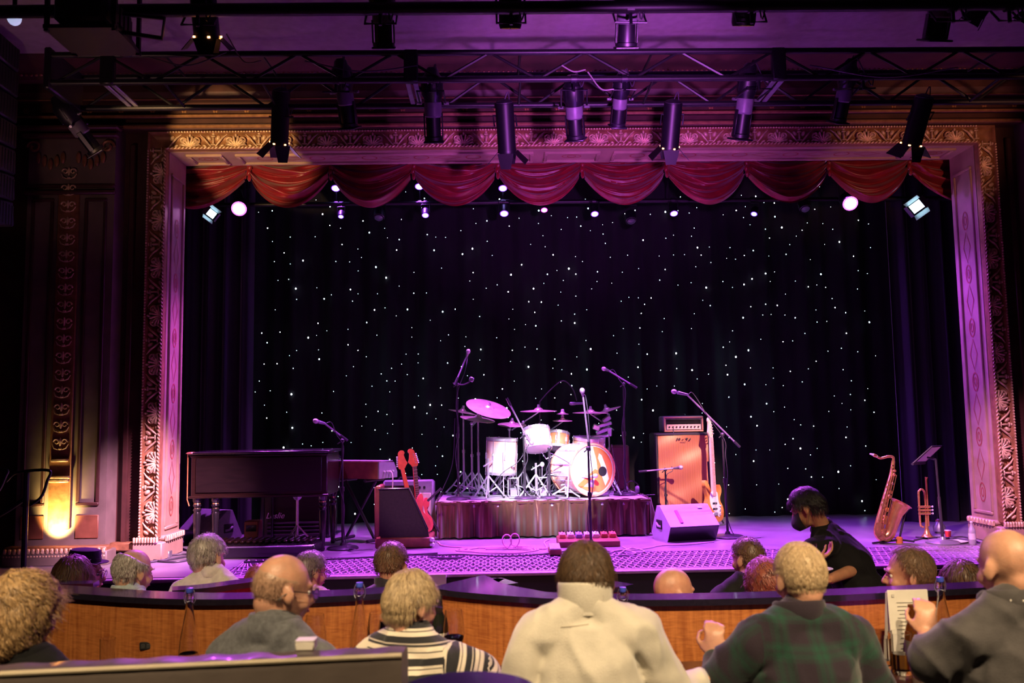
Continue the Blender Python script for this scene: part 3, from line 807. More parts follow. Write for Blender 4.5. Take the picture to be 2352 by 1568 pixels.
led('dim tilted violet lamp near the right end of the row', 1732, 491, 8, (.45,.32,1.0), 2.2, tilt=(-.35,-.45,-.8))
led('large magenta lamp burning at the left of the stage', 549, 479, 17, (1.0,.42,1.0), 18, Y=9.3, aim=(-.6,6.6,.6), light=(260, (.66,.06,1.0), 80), tilt=(.12,-.8,-.5))
led('large magenta lamp burning at the right of the stage', 1953, 467, 17, (1.0,.42,1.0), 18, Y=9.3, aim=(2.2,6.6,.6), light=(280, (.66,.06,1.0), 80), tilt=(-.12,-.8,-.5))
for i, (px, py) in enumerate(((870,500),(1450,508),(1850,480))):
    led(['unlit dark lamp behind the third swag', 'unlit dark lamp between two violet lamps at right', 'unlit dark lamp beside the right magenta lamp'][i], px, py, 12, (.05,.02,.1), .2)
def flood(label, px, py, s, Y, dirx, em, pwr, aim):
    c = at(px, py, Y); o = thing('side_flood', label, 'stage light', (c.x, c.y, 4.40))
    k = s*Y/FPX
    R4 = Matrix.Translation(c-o.location) @ Euler((.35, 0, dirx*.55)).to_matrix().to_4x4() @ Euler((0, dirx*.55, 0)).to_matrix().to_4x4()
    m_ = MB().box((0,k*.55,0), (k*1.5,k*.9,k*1.2), ch=k*.1).xf(R4); m_.build('housing', fixdark, o)
    MB().box((0,k*.08,0), (k*1.2,k*.05,k*.9)).xf(R4).build('lens', mat('flood_lens', (.1,.1,.1), .3, emit=(.55,.85,1.0), estr=em, var=.02), o)
    for a, (cx, cz, sx_, sz, rx, rz) in enumerate(((0,k*.75,k*1.5,k*.03,.5,0),(0,-k*.85,k*1.5,k*.03,-.5,0),(k*.85,0,k*.03,k*1.2,0,-.5),(-k*.85,0,k*.03,k*1.2,0,.5))):
        MB().box((cx,-k*.32,cz), (sx_, k*.85, sz), rot=(-rx,0,-rz) if sz < sx_ else (0,0,rz)).xf(R4).build('barn_door', mat('flood_door', (.35,.40,.42), .45, .3, var=.1, vscale=20), o)
    MB().tube([c-o.location+Vector((0,k*.4,k*.5)), Vector((dirx*-.22,9.55-c.y,.02))], .012, 8).build('arm', mat('violet_arm', (.30,.10,.34), .4, .3, var=.1), o)
    d = (Vector(aim)-c).normalized()
    spot('flood_beam', c+d*k*1.4, aim, pwr, CYA, 75, .6, .05)
flood('blue white flood lamp with open doors at the left wing', 485, 490, 18, 9.4, 1, 3.0, 25, (.6,9.2,1.0))
flood('bright blue white flood lamp with open doors at the right wing', 2106, 474, 24, 9.4, -1, 9.0, 40, (1.2,9.2,1.0))
# ================================================================== ON STAGE
wood = mat('shaded_walnut', (.022,.008,.005), .35, var=.5, vscale=5, stretch=(1,1,8), coat=.3)  # darkened so the organ's unlit shade sits in the wood colour
blk = mat('black_lacquer', (.012,.010,.012), .25, coat=.4, var=.2, vscale=6)
tolex = mat('black_tolex', (.02,.018,.02), .65, bump=.3, bscale=220, var=.2, vscale=30)
greytolex = mat('grey_tolex', (.22,.21,.25), .55, bump=.2, bscale=200, var=.15, vscale=20)
browncase = mat('brown_case', (.24,.08,.04), .5, var=.3, vscale=12, bump=.1, bscale=120)
redneck = mat('red_maple', (.62,.10,.05), .35, var=.25, vscale=14, coat=.3)
pearl = mat('white_pearl_wrap', (.78,.70,.66), .25, var=.3, vscale=7, coat=.4, col2=(.80,.42,.26))
orange = mat('orange_print', (.85,.22,.06), .4, var=.2, vscale=10)
drumhead = mat('drum_head', (.80,.78,.76), .45, var=.08, vscale=6)
cymb = mat('cymbal_bronze', (.75,.58,.48), .34, .55, var=.25, vscale=12)
satin = mat('copper_satin', (.14,.058,.032), .28, .5, var=.3, vscale=5, bump=.08, bscale=20, sheen=.4)
keysw = mat('ivory_keys', (.75,.70,.64), .35, var=.05)

# ---- riser with pleated skirt
RZ = 1.17; RX0, RX1, RY0, RY1 = -.585, 1.585, 9.0, 10.35
ri = thing('drum_riser', 'low drum riser wrapped in a pleated copper skirt', 'platform', ((RX0+RX1)/2, (RY0+RY1)/2, ZS))
rc = Vector(((RX0+RX1)/2, (RY0+RY1)/2, ZS))
MB().box((0,0,RZ-ZS-.03), (RX1-RX0, RY1-RY0, .06), ch=.006).build('deck', mat('riser_deck', (.42,.38,.44), .5, var=.2, vscale=8), ri)
for sx in (-1,1):
    for sy in (-1,1): MB().box((sx*(RX1-RX0-.2)/2, sy*(RY1-RY0-.2)/2, .155), (.06,.06,.31)).build('leg', M['steel'], ri)
def skirt(p0, p1, name, nrm):
    p0, p1, nrm = Vector(p0), Vector(p1), Vector(nrm); L = (p1-p0).length
    rr = random.Random(name); ph = [rr.uniform(0,6.3) for _ in range(6)]
    def f(u, v):
        s = u*L; h = 1-v
        a = math.sin(s*58+ph[0]+1.3*math.sin(s*5+ph[1]))
        b = math.sin(s*25+ph[2]+.8*math.sin(s*3.1))
        c = math.sin(s*95+ph[3])
        amp = .008+.042*min(1, h*1.6)
        dep = amp*(.5*a+.6*b) + .005*c*max(0, 1-h*2.5) + .02*h
        z = (RZ-ZS-.01)*v + .004*math.sin(s*40)*(v>.99)+.018
        return p0-rc + (p1-p0)*u + nrm*dep + Vector((0,0,z+ZS-ZS))
    m_ = MB().grid(int(L*210), 18, f); o = m_.build(name, satin, ri, angle=80); return o
skirt((RX0,RY0-.015,ZS), (RX1,RY0-.015,ZS), 'front_skirt', (0,-1,0))
skirt((RX0-.015,RY1,ZS), (RX0-.015,RY0,ZS), 'side_skirt', (-1,0,0))
skirt((RX1+.015,RY0,ZS), (RX1+.015,RY1,ZS), 'side_skirt', (1,0,0))
MB().box((0,-(RY1-RY0)/2-.012,RZ-ZS-.012), (RX1-RX0+.03,.02,.03), ch=.006).build('skirt_band', satin, ri)

# ---- generic mic stand
MICS = mat('mic_body', (.30,.28,.32), .35, .6, var=.2, vscale=20)
STD = mat('stand_black', (.05,.045,.055), .35, .4, var=.2, vscale=20)
def mic_stand(label, base, Yb, zb, top, boom0, boom1, mic, Ym=None, base_r=.13, cable=True, legs=False, chrome=False, zfix=None):
    """base/top/boom0/boom1/mic: photo pixels; boom0 lower end of the boom, boom1 mic end, mic tip"""
    b = at(base[0], base[1], Yb); b.z = zb
    Ym = Ym or Yb
    o = thing('microphone_stand', label, 'microphone stand', b)
    mt = M['steel'] if chrome else STD
    t = at(*top, Yb)-b; t.y = 0
    if legs:
        for k in range(3):
            a = k*2.094+.5
            MB().tube([(0,0,.12), (base_r*1.6*math.cos(a), base_r*1.6*math.sin(a), .01)], .010, 8).build('leg', mt, o)
    else:
        MB().lathe([(base_r,0),(base_r,.012),(base_r*.9,.022),(.03,.034),(.02,.06),(.014,.06)], n=28).build('base', mt, o)
    MB().tube([(0,0,.03), (t.x*.55,0,t.z*.55)], .0125, 10).build('lower_tube', mt, o)
    MB().tube([(t.x*.53,0,t.z*.53), (t.x*.57,0,t.z*.57)], .019, 10).build('clutch', mt, o)
    MB().tube([(t.x*.55,0,t.z*.55), t], .0095, 10).build('upper_tube', mt, o)
    p0, p1, pm = at(*boom0, (Yb*2-Ym) if boom0 != top else Yb)-b, at(*boom1, Ym)-b, at(*mic, Ym-.05)-b
    MB().tube([p0, p1], .0085, 8).build('boom', mat('boom_grey', (.40,.30,.42), .35, .5, var=.2, vscale=20), o)
    dd = (p1-p0).normalized()
    MB().tube([p0, p0+dd*.09], .014, 8).build('boom_grip', mt, o)
    m_ = MB().ell(t, .022, 8, 6); m_.tube([t, t+Vector((-.04,-.02,-.03))], .006, 6); m_.build('boom_joint', mt, o)
    d = pm-p1; L = d.length; d.normalize()
    q = MB().lathe([(.009,-.01),(.012,.0),(.017,L*.55),(.019,L*.6)], n=12).xf(axis_xf(p1, d)).build('microphone', MICS, o)
    MB().ell(p1+d*L*.85, (.024,.024,.030), 12, 8, rot=Vector((0,0,1)).rotation_difference(d).to_matrix()).build('mic_grille', mat('mic_mesh', (.55,.45,.55), .4, .7, bump=.4, bscale=400, var=.1), q)
    if cable:
        rr = random.Random(label)
        pts = [p1-d*.01, p1-d*.05+Vector((.02,0,.02)), (p1+t)/2+Vector((.03,-.01,-.02)), t+Vector((.015,-.02,-.05))]
        for k in range(4):
            f_ = 1-(k+1)/5; pts.append(Vector((t.x*f_+rr.uniform(-.03,.03), -.02, t.z*f_)))
        pts += [Vector((.05,-.05,.03)), Vector((.14,-.12,.008)), Vector((.30,-.10,.007))]
        MB().tube(bez(pts, 50), .0042, 5).build('cable', M['cable'], o)
    return o

# ---- organ
op_ = at(594, 1260, 8.3); op_.z = ZS
org = thing('electric_organ', 'dark wooden console organ on turned legs seen from behind', 'organ', (op_.x, 8.3, ZS))
OW = 1.27
MB().box((0,.30,.71), (OW,.62,.40), ch=.008).build('body', wood, org)
MB().box((0,.28,.925), (OW+.05,.66,.025), ch=.008).build('lid', blk, org)
MB().box((0,-.02,.72), (OW-.10,.012,.32), ch=.004).build('back_panel', mat('shaded_back_panel', (.012,.006,.005), .4, var=.4, vscale=6, stretch=(1,1,6)), org)  # panel colour darkened to stand for the unlit back
m_ = MB(); m_.box((0,-.015,.52), (OW+.03,.03,.022), ch=.006); m_.box((0,-.012,.90), (OW+.02,.02,.018), ch=.005); m_.build('moulding', wood, org)
m_ = MB()
for q in range(36): m_.box((-.56+q*.032, .68, .79), (.028,.14,.02), ch=.003)
ko = m_.build('keys', keysw, org); ko['kind'] = 'stuff'
MB().box((OW/2-.03,.68,.80), (.06,.22,.14), ch=.03).build('cheek', blk, org); MB().box((-OW/2+.03,.68,.80), (.06,.22,.14), ch=.03).build('cheek', blk, org)
legp = [(.018,0),(.024,.02),(.020,.04),(.026,.10),(.036,.36),(.030,.38),(.040,.40),(.026,.42),(.040,.44),(.030,.46),(.042,.48),(.042,.52)]
for x_, y_ in ((-OW/2+.05,.03),(OW/2-.05,.03),(-OW/2+.05,.56),(OW/2-.05,.56),(-OW/2+.22,.03)):
    lo = MB().lathe(legp, (x_,y_,0), 14).build('leg', blk, org)
    MB().lathe([(.030,.385),(.034,.40),(.030,.415)], (x_,y_,0), 14).build('brass_ring', M['brass'], lo)
    MB().lathe([(.027,.44),(.033,.455),(.027,.47)], (x_,y_,0), 14).build('brass_ring', M['brass'], lo)
MB().tube([(-OW/2-.03,-.01,.93),(-OW/2-.03,-.01,.50),(-OW/2-.01,-.01,.44)], .006, 6).build('back_rod', M['brass'], org)
MB().lathe([(.05,0),(.04,.012),(.02,.016)], (-OW/2-.0,-.01,.925), 12).build('rod_cap', M['brass'], org)
pb = thing('pedalboard', 'long low dark pedal base under the organ', 'pedal', (op_.x+.1, 8.15, ZS))
MB().box((0,0,.055), (.98,.42,.11), ch=.012).build('frame', blk, pb)
for q in range(16): MB().box((-.42+q*.056,.08,.125), (.028,.30,.022), ch=.004).build('pedal', wood, pb)
MB().box((0,-.212,.10), (.94,.012,.012), ch=.003).build('edge_trim', M['steel'], pb)
# rotary speaker cabinet behind the organ
lp = at(668, 1250, 9.15)
le = thing('rotary_speaker', 'dark rotary speaker cabinet with louvres behind the organ', 'speaker', (lp.x, 9.3, ZS))
MB().box((0,.25,.36), (.72,.50,.72), ch=.012).build('cabinet', wood, le)
for q in range(4): MB().box((.02,-.005,.05+q*.038), (.60,.02,.018), rot=(.5,0,0), ch=.003).build('louvre', wood, le)
for q in range(4): MB().box((.02,-.005,.56+q*.035), (.60,.02,.018), rot=(.5,0,0), ch=.003).build('louvre', wood, le)
for sx in (-.33,.35): MB().box((sx,-.006,.36), (.03,.016,.70), ch=.004).build('corner_post', blk, le)
tm = text_mesh('Leslie', .085, .002, .35); tm.materials.append(mat('cream_lettering', (.75,.70,.60), .5, var=.05))
to_ = link('lettering', tm, le, (-.20,-.014,.235)); to_.rotation_euler = (PI/2,0,0)
MB().box((-.222,-.035,.30), (.022,.02,.60), ch=.004).build('front_strut', blk, le)
# preamp box and chrome tripod under the organ
bx_ = at(575, 1250, 8.75)
pbx = thing('preamp_box', 'small brown box standing behind the organ legs', 'box', (bx_.x, 8.85, ZS))
MB().box((0,0,.12), (.14,.16,.24), ch=.01).build('case', browncase, pbx); MB().box((0,-.083,.17), (.10,.006,.06)).build('front_plate', blk, pbx)
tp = at(677, 1246, 8.62)
ts = thing('tripod_stand', 'chrome tripod stand showing under the organ', 'stand', (tp.x, 8.72, ZS+.0))
MB().tube([(0,0,.06),(0,0,.46)], .014, 10).build('tube', M['chrome'], ts)
for k in range(3):
    a = k*2.094+.5; MB().tube([(0,0,.20),(.17*math.cos(a),.17*math.sin(a),.012)], .010, 8).build('leg', M['chrome'], ts)
    MB().tube([(0,0,.09),(.09*math.cos(a),.09*math.sin(a),.11)], .006, 6).build('brace', M['chrome'], ts)
MB().lathe([(.012,.44),(.03,.45),(.05,.48),(.052,.50),(.045,.50),(.02,.47)], n=14).build('cup', M['chrome'], ts)
# ---- wedge monitors
def wedge(label, loc, rz, m, w_=.50, sc=1.0):
    o = thing('monitor_wedge', label, 'speaker', loc, rz, None, sc)
    prof = [(-.12,0),(-.20,.15),(.03,.33),(.10,.33),(.24,.06),(.20,0)]
    MB().prism(prof, -w_/2, w_/2, axis='x').build('cabinet', m, o, smooth=False)
    c = Vector((0,.178,.20)); d = Vector((0,-.14,.27)).normalized(); n = Vector((0,.27,.14)).normalized()
    g_ = MB().box((0,0,0), (w_*.92,.27,.012), ch=.004); R = Matrix((Vector((1,0,0)), d, n)).transposed().to_4x4(); R.translation = c
    g_.xf(R).build('grille', blk, o)
    c = Vector((0,-.161,.074)); d = Vector((0,-.08,.15)).normalized(); n = Vector((0,-.15,-.08)).normalized()
    g_ = MB().box((0,0,0), (w_*.985,.155,.008), ch=.002); R = Matrix((Vector((1,0,0)), d, n)).transposed().to_4x4(); R.translation = c
    g_.xf(R).build('underside', blk, o)  # black sheet stands for the shade on this down-facing side
    for sx in (-1,1):
        MB().box((sx*w_/2,.05,.15), (.012,.13,.09), ch=.005).build('handle_recess', M['rubber'], o)
        MB().tube([(sx*(w_/2+.006),-.0,.13),(sx*(w_/2+.012),.05,.135),(sx*(w_/2+.006),.10,.16)], .011, 8).build('handle', m, o)
    MB().box((.15,-.012,.305), (.05,.02,.006), rot=(.66,0,0)).build('badge', M['white'], o)
    return o
p = at(478, 1240, 8.95); wedge('grey monitor wedge at the left wing behind the organ', (p.x-.02, 9.05, ZS), math.radians(-28), greytolex, .42)
p = on(1580, 1243, ZS); wg = wedge('pale grey monitor wedge beside the bass amplifier', (p.x+.02, p.y+.16, ZS), math.radians(14), mat('pale_grey_paint', (.46,.45,.52), .5, bump=.1, bscale=150, var=.1), .52)
MB().box((-.12,-.10,.235), (.03,.17,.008), rot=(.66,0,0)).build('pink_tape', mat('pink_tape', (.8,.12,.5), .6, var=.1), wg)

# ---- stage piano on an X stand
kc = at(820, 1100, 8.95)
kb = thing('stage_piano', 'brown cased electric keyboard on a stand beside the organ', 'keyboard', (kc.x+.02, 9.05, ZS+.63), math.radians(-28))
MB().prism([(-.16,0),(.16,0),(.16,.06),(.10,.16),(-.16,.17)], -.33, .33, axis='x').build('case', browncase, kb, smooth=False)
m_ = MB().prism([(-.158,.002),(.158,.002),(.158,.062),(.10,.158),(-.158,.168)], .325, .345, axis='x'); m_.build('end_panel', greytolex, kb, smooth=False)
MB().box((0,.0,.172), (.66,.20,.008)).build('lid', greytolex, kb)
for q in range(4): MB().cyl((.345,-.08+.05*q,.07), (.362,-.08+.05*q,.07), .010, n=8).build('socket', M['chrome'], kb)
MB().tube(bez([(.36,-.03,.07),(.42,-.04,.05),(.43,-.05,-.10),(.41,-.06,-.35),(.44,-.05,-.60),(.55,-.1,-.62)], 30), .006, 5).build('cable', M['cablepale'], kb)
ks = thing('keyboard_stand', 'black X shaped stand under the brown keyboard', 'stand', (kc.x+.02, 9.05, ZS), math.radians(-28))
for sy in (-.03,.03):
    sg = 1 if sy > 0 else -1
    MB().tube([(-sg*.20,sy,.02),(sg*.17,sy,.60)], .016, 8).build('strut', STD, ks)
for sx in (-.20,.20): MB().tube([(sx,-.16,.016),(sx,.16,.016)], .016, 8).build('foot', STD, ks)
for sx in (-.17,.17): MB().tube([(sx,-.16,.61),(sx,.16,.61)], .016, 8).build('support_arm', STD, ks)
mic_stand('vocal microphone on a boom stand beside the organ', (787,1258), 8.45, ZS, (786,1012), (798,1012), (745,972), (722,966), 8.4, .15)

# ---- guitar
def guitar(label, loc, rot, bodym, headm, bass=False, board=None, group=None, pg=None, sc=1.0):
    o = thing('bass_guitar' if bass else 'electric_guitar', label, 'guitar', loc, 0, group); o.rotation_euler = rot.to_euler() if isinstance(rot, Matrix) else rot
    o.scale = (sc,)*3
    out = [(0,-.005),(.09,.0),(.145,.03),(.165,.10),(.150,.17),(.115,.215),(.110,.26),(.135,.31),(.140,.36),(.115,.40),(.085,.39),(.060,.345),(.03,.325),(-.03,.325),(-.055,.35),(-.085,.41),(-.125,.45),(-.150,.44),(-.150,.38),(-.120,.30),(-.115,.25),(-.150,.18),(-.168,.10),(-.145,.03),(-.09,.0)]
    loop = bez([(x,0,z) for x,z in out]+[(0,0,-.005)], 75)
    MB().prism([(v.x,v.z) for v in loop[:-1]], -.0225, .0225, axis='y').build('body', bodym, o, angle=30)
    pgl = bez([(.03,0,.33),(.06,0,.31),(.075,0,.22),(.11,0,.12),(.08,0,.05),(.02,0,.09),(-.06,0,.16),(-.08,0,.26),(-.05,0,.33)], 40)
    MB().prism([(v.x,v.z) for v in pgl], -.0262, -.0226, axis='y').build('pickguard', pg or M['white'], o)
    NL = .62 if bass else .48
    z0 = .30
    MB().prism([(-.028,z0),(.028,z0),(.021,z0+NL),(-.021,z0+NL)], -.030, -.006, axis='y').build('neck', headm, o)
    fb = MB().prism([(-.027,z0-.02),(.027,z0-.02),(.0205,z0+NL),(-.0205,z0+NL)], -.036, -.030, axis='y').build('fretboard', board or headm, o)
    for k in range(14):
        zf = z0+NL*(1-2**(-(k+1)/12.0)*1.0)*1.0
        zf = z0+NL - (NL*1.5)*(1-2**(-(k+1)/12.0))
        MB().box((0,-.0372,zf), (.046,.003,.0035)).build('fret', M['chrome'], fb)
    zh = z0+NL
    hd = [(-.021,0),(.021,0),(.030,.03),(.028,.05),(.012,.14),(.004,.175),(-.018,.195),(-.040,.185),(-.046,.160),(-.036,.14),(-.042,.08),(-.050,.05),(-.034,.025)]
    hd = [(x*1.1, z*1.15) for x,z in hd] if bass else [(x*1.45, z*1.08) for x,z in hd]
    hl = bez([(x,0,zh+z) for x,z in hd]+[(hd[0][0],0,zh+hd[0][1])], 45)
    ho = MB().prism([(v.x,v.z) for v in hl[:-1]], -.026, -.010, axis='y').build('headstock', headm, o)
    n = 4 if bass else 6
    for k in range(n):
        f_ = (k+.5)/n; zz = zh+.03+f_*.125; xx = .034-.028*f_
        tq = MB().cyl((xx-.014,-.028,zz), (xx-.014,-.036,zz), .006, n=8); tq.cyl((xx-.01,-.018,zz), (xx+.014,-.018,zz), .003, n=6); tq.ell((xx+.022,-.018,zz), (.011,.005,.008), 8, 6)
        tq.build('tuning_peg', M['chrome'], ho)
    for k in range(2 if bass else 3): MB().box((0,-.029,.14+k*.06), (.08,.008,.022), ch=.004).build('pickup', M['rubber'] if bass else M['white'], o)
    MB().box((0,-.030,.085), (.085,.014,.035), ch=.003).build('bridge', M['chrome'], o)
    for k in range(3): MB().cyl((.085,-.026,.19-.045*k-.02), (.095-.01*k,-.040,.19-.045*k-.02), .011, n=10).build('control_knob', M['chrome'], o)
    for k in range(n):
        xx = (k-(n-1)/2)*.0068; MB().tube([(xx*1.3,-.040,.09),(xx,-.0385,zh+.01)], .0008, 4, cap=False).build('string', M['steel'], o)
    return o
# guitar rack and two guitars
gp0 = on(868, 1268, ZS); GY = 8.42
g0 = at(862, 1250, GY); g1 = at(992, 1250, GY); sc = .00425
rk = thing('guitar_rack_case', 'brown and black folding guitar rack case holding two guitars', 'guitar rack', (g0.x, GY, ZS))
W_ = g1.x-g0.x
MB().prism([(.03,.10),(W_*.95,.10),(W_*.93,.17),(W_*.60,.56),(.03,.56)], 0, .02, axis='y').build('side_panel', mat('black_felt', (.016,.012,.012), .9, var=.3, vscale=40, bump=.2, bscale=300), rk, smooth=False)
MB().prism([(.03,.10),(W_*.95,.10),(W_*.93,.17),(W_*.60,.56),(.03,.56)], .40, .42, axis='y').build('side_panel', mat('black_felt', (.016,.012,.012)), rk, smooth=False)
MB().box((.015,.21,.33), (.045,.44,.50), ch=.01).build('lid', browncase, rk)
MB().box((W_*.5,.21,.05), (W_*1.0,.46,.10), ch=.012).build('base', browncase, rk)
m_ = MB(); m_.tube([(.03,-.004,.56),(W_*.60,-.004,.56),(W_*.93,-.004,.17)], .010, 8); m_.build('edge_binding', blk, rk)
for z in (.10,.57): MB().box((.03,0,z), (.05,.03,.035), ch=.008).build('corner_cap', M['brass'], rk)
for z in (.03,.075): MB().box((W_*1.0,-.005,z), (.05,.05,.04), ch=.01).build('corner_cap', M['chrome'], rk)
MB().tube([(W_*.65,.40,.50),(W_*1.08,.40,.10)], .012, 8).build('strut', STD, rk)
MB().tube([(W_*.9,.2,.42),(W_*1.15,.2,.54)], .012, 8).build('latch_bar', STD, rk)
gb = g0 + Vector((W_*.74, .13, 0)); gb.z = ZS+.10
LEAN = lambda a, b: Matrix.Rotation(math.radians(a), 3, 'Y') @ Matrix.Rotation(math.radians(b), 3, 'Z')
sunb = mat('pink_sunburst', (.75,.10,.12), .25, coat=.5, var=.3, vscale=5)
guitar('red-necked electric guitar in the rack, pegs facing right', (gb.x, gb.y, gb.z), LEAN(-13, 200), sunb, redneck, board=redneck, group='guitars in the rack case', sc=.84)
guitar('electric guitar with dark fretboard at the back of the rack', (gb.x+.005, gb.y+.15, gb.z), LEAN(-5, 24), sunb, redneck, board=mat('rosewood', (.10,.03,.02), .5, var=.3, vscale=20), group='guitars in the rack case', sc=.84)
# combo amp behind the rack
ap = at(937, 1216, 9.35)
am = thing('combo_amplifier', 'small combo guitar amplifier with cream grille behind the rack', 'amplifier', (ap.x, 9.4, ZS))
MB().box((0,.12,.29), (.54,.24,.56), rot=(-.08,0,0), ch=.02).build('cabinet', greytolex, am)
MB().box((0,.0,.25), (.48,.016,.38), rot=(-.08,0,0), ch=.006).build('grille', mat('cream_grille', (.62,.50,.44), .7, bump=.3, bscale=300, var=.1), am)
MB().box((0,.028,.50), (.48,.02,.075), rot=(-.08,0,0), ch=.006).build('control_panel', mat('gold_panel', (.65,.25,.10), .4, .3, var=.2, vscale=20), am)
for q in range(8): MB().cyl((-.18+q*.05,.02,.50), (-.18+q*.05,-.004,.498), .012, n=10).build('knob', M['rubber'], am)
MB().tube([(-.12,.12,.575),(-.1,.12,.60),(.1,.12,.60),(.12,.12,.575)], .010, 8).build('handle', blk, am)

# ---- drum kit
def drum(name, label, c, axis, r, h, shell, lugs=8, parts=True, headm=drumhead, hoop=None, frontdecal=False):
    """c centre; axis points to the batter/visible head"""
    o = thing(name, label, 'drum', c, 0, 'drums of the kit')
    X = axis_xf(Vector((0,0,0)), Vector(axis).normalized())
    hoop = hoop or M['chrome']
    MB().lathe([(r,-h/2),(r,h/2)], n=36).xf(X).build('shell', shell, o)
    for s_ in (1,-1):
        MB().lathe([(r*.98,s_*(h/2-.012)),(r*1.055,s_*(h/2-.012)),(r*1.055,s_*(h/2+.018)),(r*.98,s_*(h/2+.018)),(r*.98,s_*(h/2-.012))], n=36).xf(X).build('hoop', hoop, o)
        MB().lathe([(r*.99,s_*(h/2+.006)),(r*.5,s_*(h/2+.008)),(.001,s_*(h/2+.008))], n=36).xf(X).build('head', headm, o)
    for k in range(lugs):
        a = k*2*PI/lugs+.2; ca, sa = math.cos(a), math.sin(a)
        m_ = MB(); m_.box((r*1.03*ca, r*1.03*sa, 0), (.02,.02,min(.07,h*.4)), rot=(0,0,a), ch=.005)
        for s_ in (1,-1): m_.cyl((r*1.04*ca, r*1.04*sa, 0), (r*1.04*ca, r*1.04*sa, s_*(h/2+.024)), .0045, n=6)
        m_.xf(X).build('lug', M['chrome'], o)
    return o, X
DZ = RZ
# bass drum
bc = at(1338, 1089, 9.45); BR = .265; bc.z = DZ+BR+.02
bax = Vector((.42,-.90,.02)).normalized()
bd_o, BX = drum('bass_drum', 'big white bass drum with orange and white printed front', bc, bax, BR, .40, pearl, 10, hoop=mat('orange_hoop', (.80,.34,.20), .35, var=.1, coat=.3))
fz = .20+.0105
def dec(poly, m, nm, dz=0.0): MB().prism(poly, fz+dz, fz+dz+.0015, axis='z', M4=BX @ Matrix.Rotation(DECR, 4, 'Z')).build(nm, m, bd_o, smooth=False)
# find rotation of the decal so that its up points to world up
_ex = BX.to_3x3() @ Vector((1,0,0)); _ey = BX.to_3x3() @ Vector((0,1,0))
DECR = math.atan2(-_ex.z, _ey.z)
cres = [(.245*math.cos(a), .245*math.sin(a)) for a in [math.radians(t) for t in range(-75,96,9)]] + [(.02,.21),(.05,.10),(.06,.0),(.02,-.10),(.0,-.22)]
dec(cres, orange, 'orange_crescent')
dec([(.085,.17),(.115,.15),(.165,.03),(.195,-.10),(.150,-.17),(.115,-.08),(.10,.05),(.07,.12)], drumhead, 'white_flame', .0016)
dec([(-.19,-.15),(-.15,-.185),(.06,-.05),(.09,-.02),(.03,.01)], orange, 'orange_stroke', .0008)
dec([(-.19,-.16),(-.03,-.235),(.10,-.21),(-.02,-.18)], orange, 'orange_base_stroke', .0008)
dec([(.12+.052*math.cos(a), -.02+.052*math.sin(a)) for a in [k*2*PI/24 for k in range(24)]], M['rubber'], 'port_hole', .0032)
for sg in (-1,1):
    s_ = Vector((bax.y, -bax.x, 0)).normalized()*sg
    MB().tube([s_*BR*.9+bax*.12+Vector((0,0,-.03)), s_*(BR*1.25)+bax*.24+Vector((0,0,-BR-.01))], .009, 8).build('spur', M['chrome'], bd_o)
# pillow lump and mic inside front
# toms
c = at(1152, 1047, 9.6); o, X = drum('floor_tom', 'white and orange floor tom on three chrome legs', c, (0.05,-.03,1), .165, .36, pearl, 8)
for k in range(3):
    a = k*2.094+.6; ca, sa = math.cos(a), math.sin(a)
    MB().tube([(.185*ca,.185*sa,.05),(.185*ca,.185*sa,-.16),(.215*ca,.215*sa,-(c.z-DZ)+.012)], .007, 6).build('leg', M['chrome'], o)
    MB().ell((.215*ca,.215*sa,-(c.z-DZ)+.012), (.014,.014,.012), 8, 6).build('rubber_foot', M['rubber'], o)
c = at(1234, 1008, 9.55); o, X = drum('rack_tom', 'white rack tom tilted forward above the bass drum', c, (-.08,.35,.95), .145, .20, pearl, 8)
MB().tube([(.0,.08,-.06), (.10,.10,-.22), bc-c+Vector((-.05,.1,BR*.95))], .010, 8).build('mount_arm', M['chrome'], o)
c = at(1283, 1012, 9.75); o, X = drum('rack_tom', 'smaller orange rack tom right of the white one', c, (.12,.30,.95), .115, .15, mat('orange_pearl', (.72,.26,.10), .25, coat=.4, var=.35, vscale=8), 6)
MB().tube([(.0,.06,-.05), (.05,.05,-.15), bc-c+Vector((0,.1,BR*.95))], .010, 8).build('mount_arm', M['chrome'], o)
c = at(1352, 1022, 9.78); o, X = drum('snare_drum', 'shallow white and orange snare drum behind the bass drum', c, (.06,-.10,.99), .175, .14, pearl, 10)
SNC = c.copy()
MB().tube([(0,0,-.09),(0,0,-(c.z-DZ)+.1)], .012, 8).build('stand_tube', M['chrome'], o)
for k in range(3):
    a = k*2.094+.2; MB().tube([(0,0,-(c.z-DZ)+.2),(.2*math.cos(a),.2*math.sin(a),-(c.z-DZ)+.012)], .008, 6).build('stand_leg', M['chrome'], o)
    MB().tube([(0,0,-.13),(.17*math.cos(a),.17*math.sin(a),-.08)], .008, 6).build('basket_arm', M['chrome'], o)
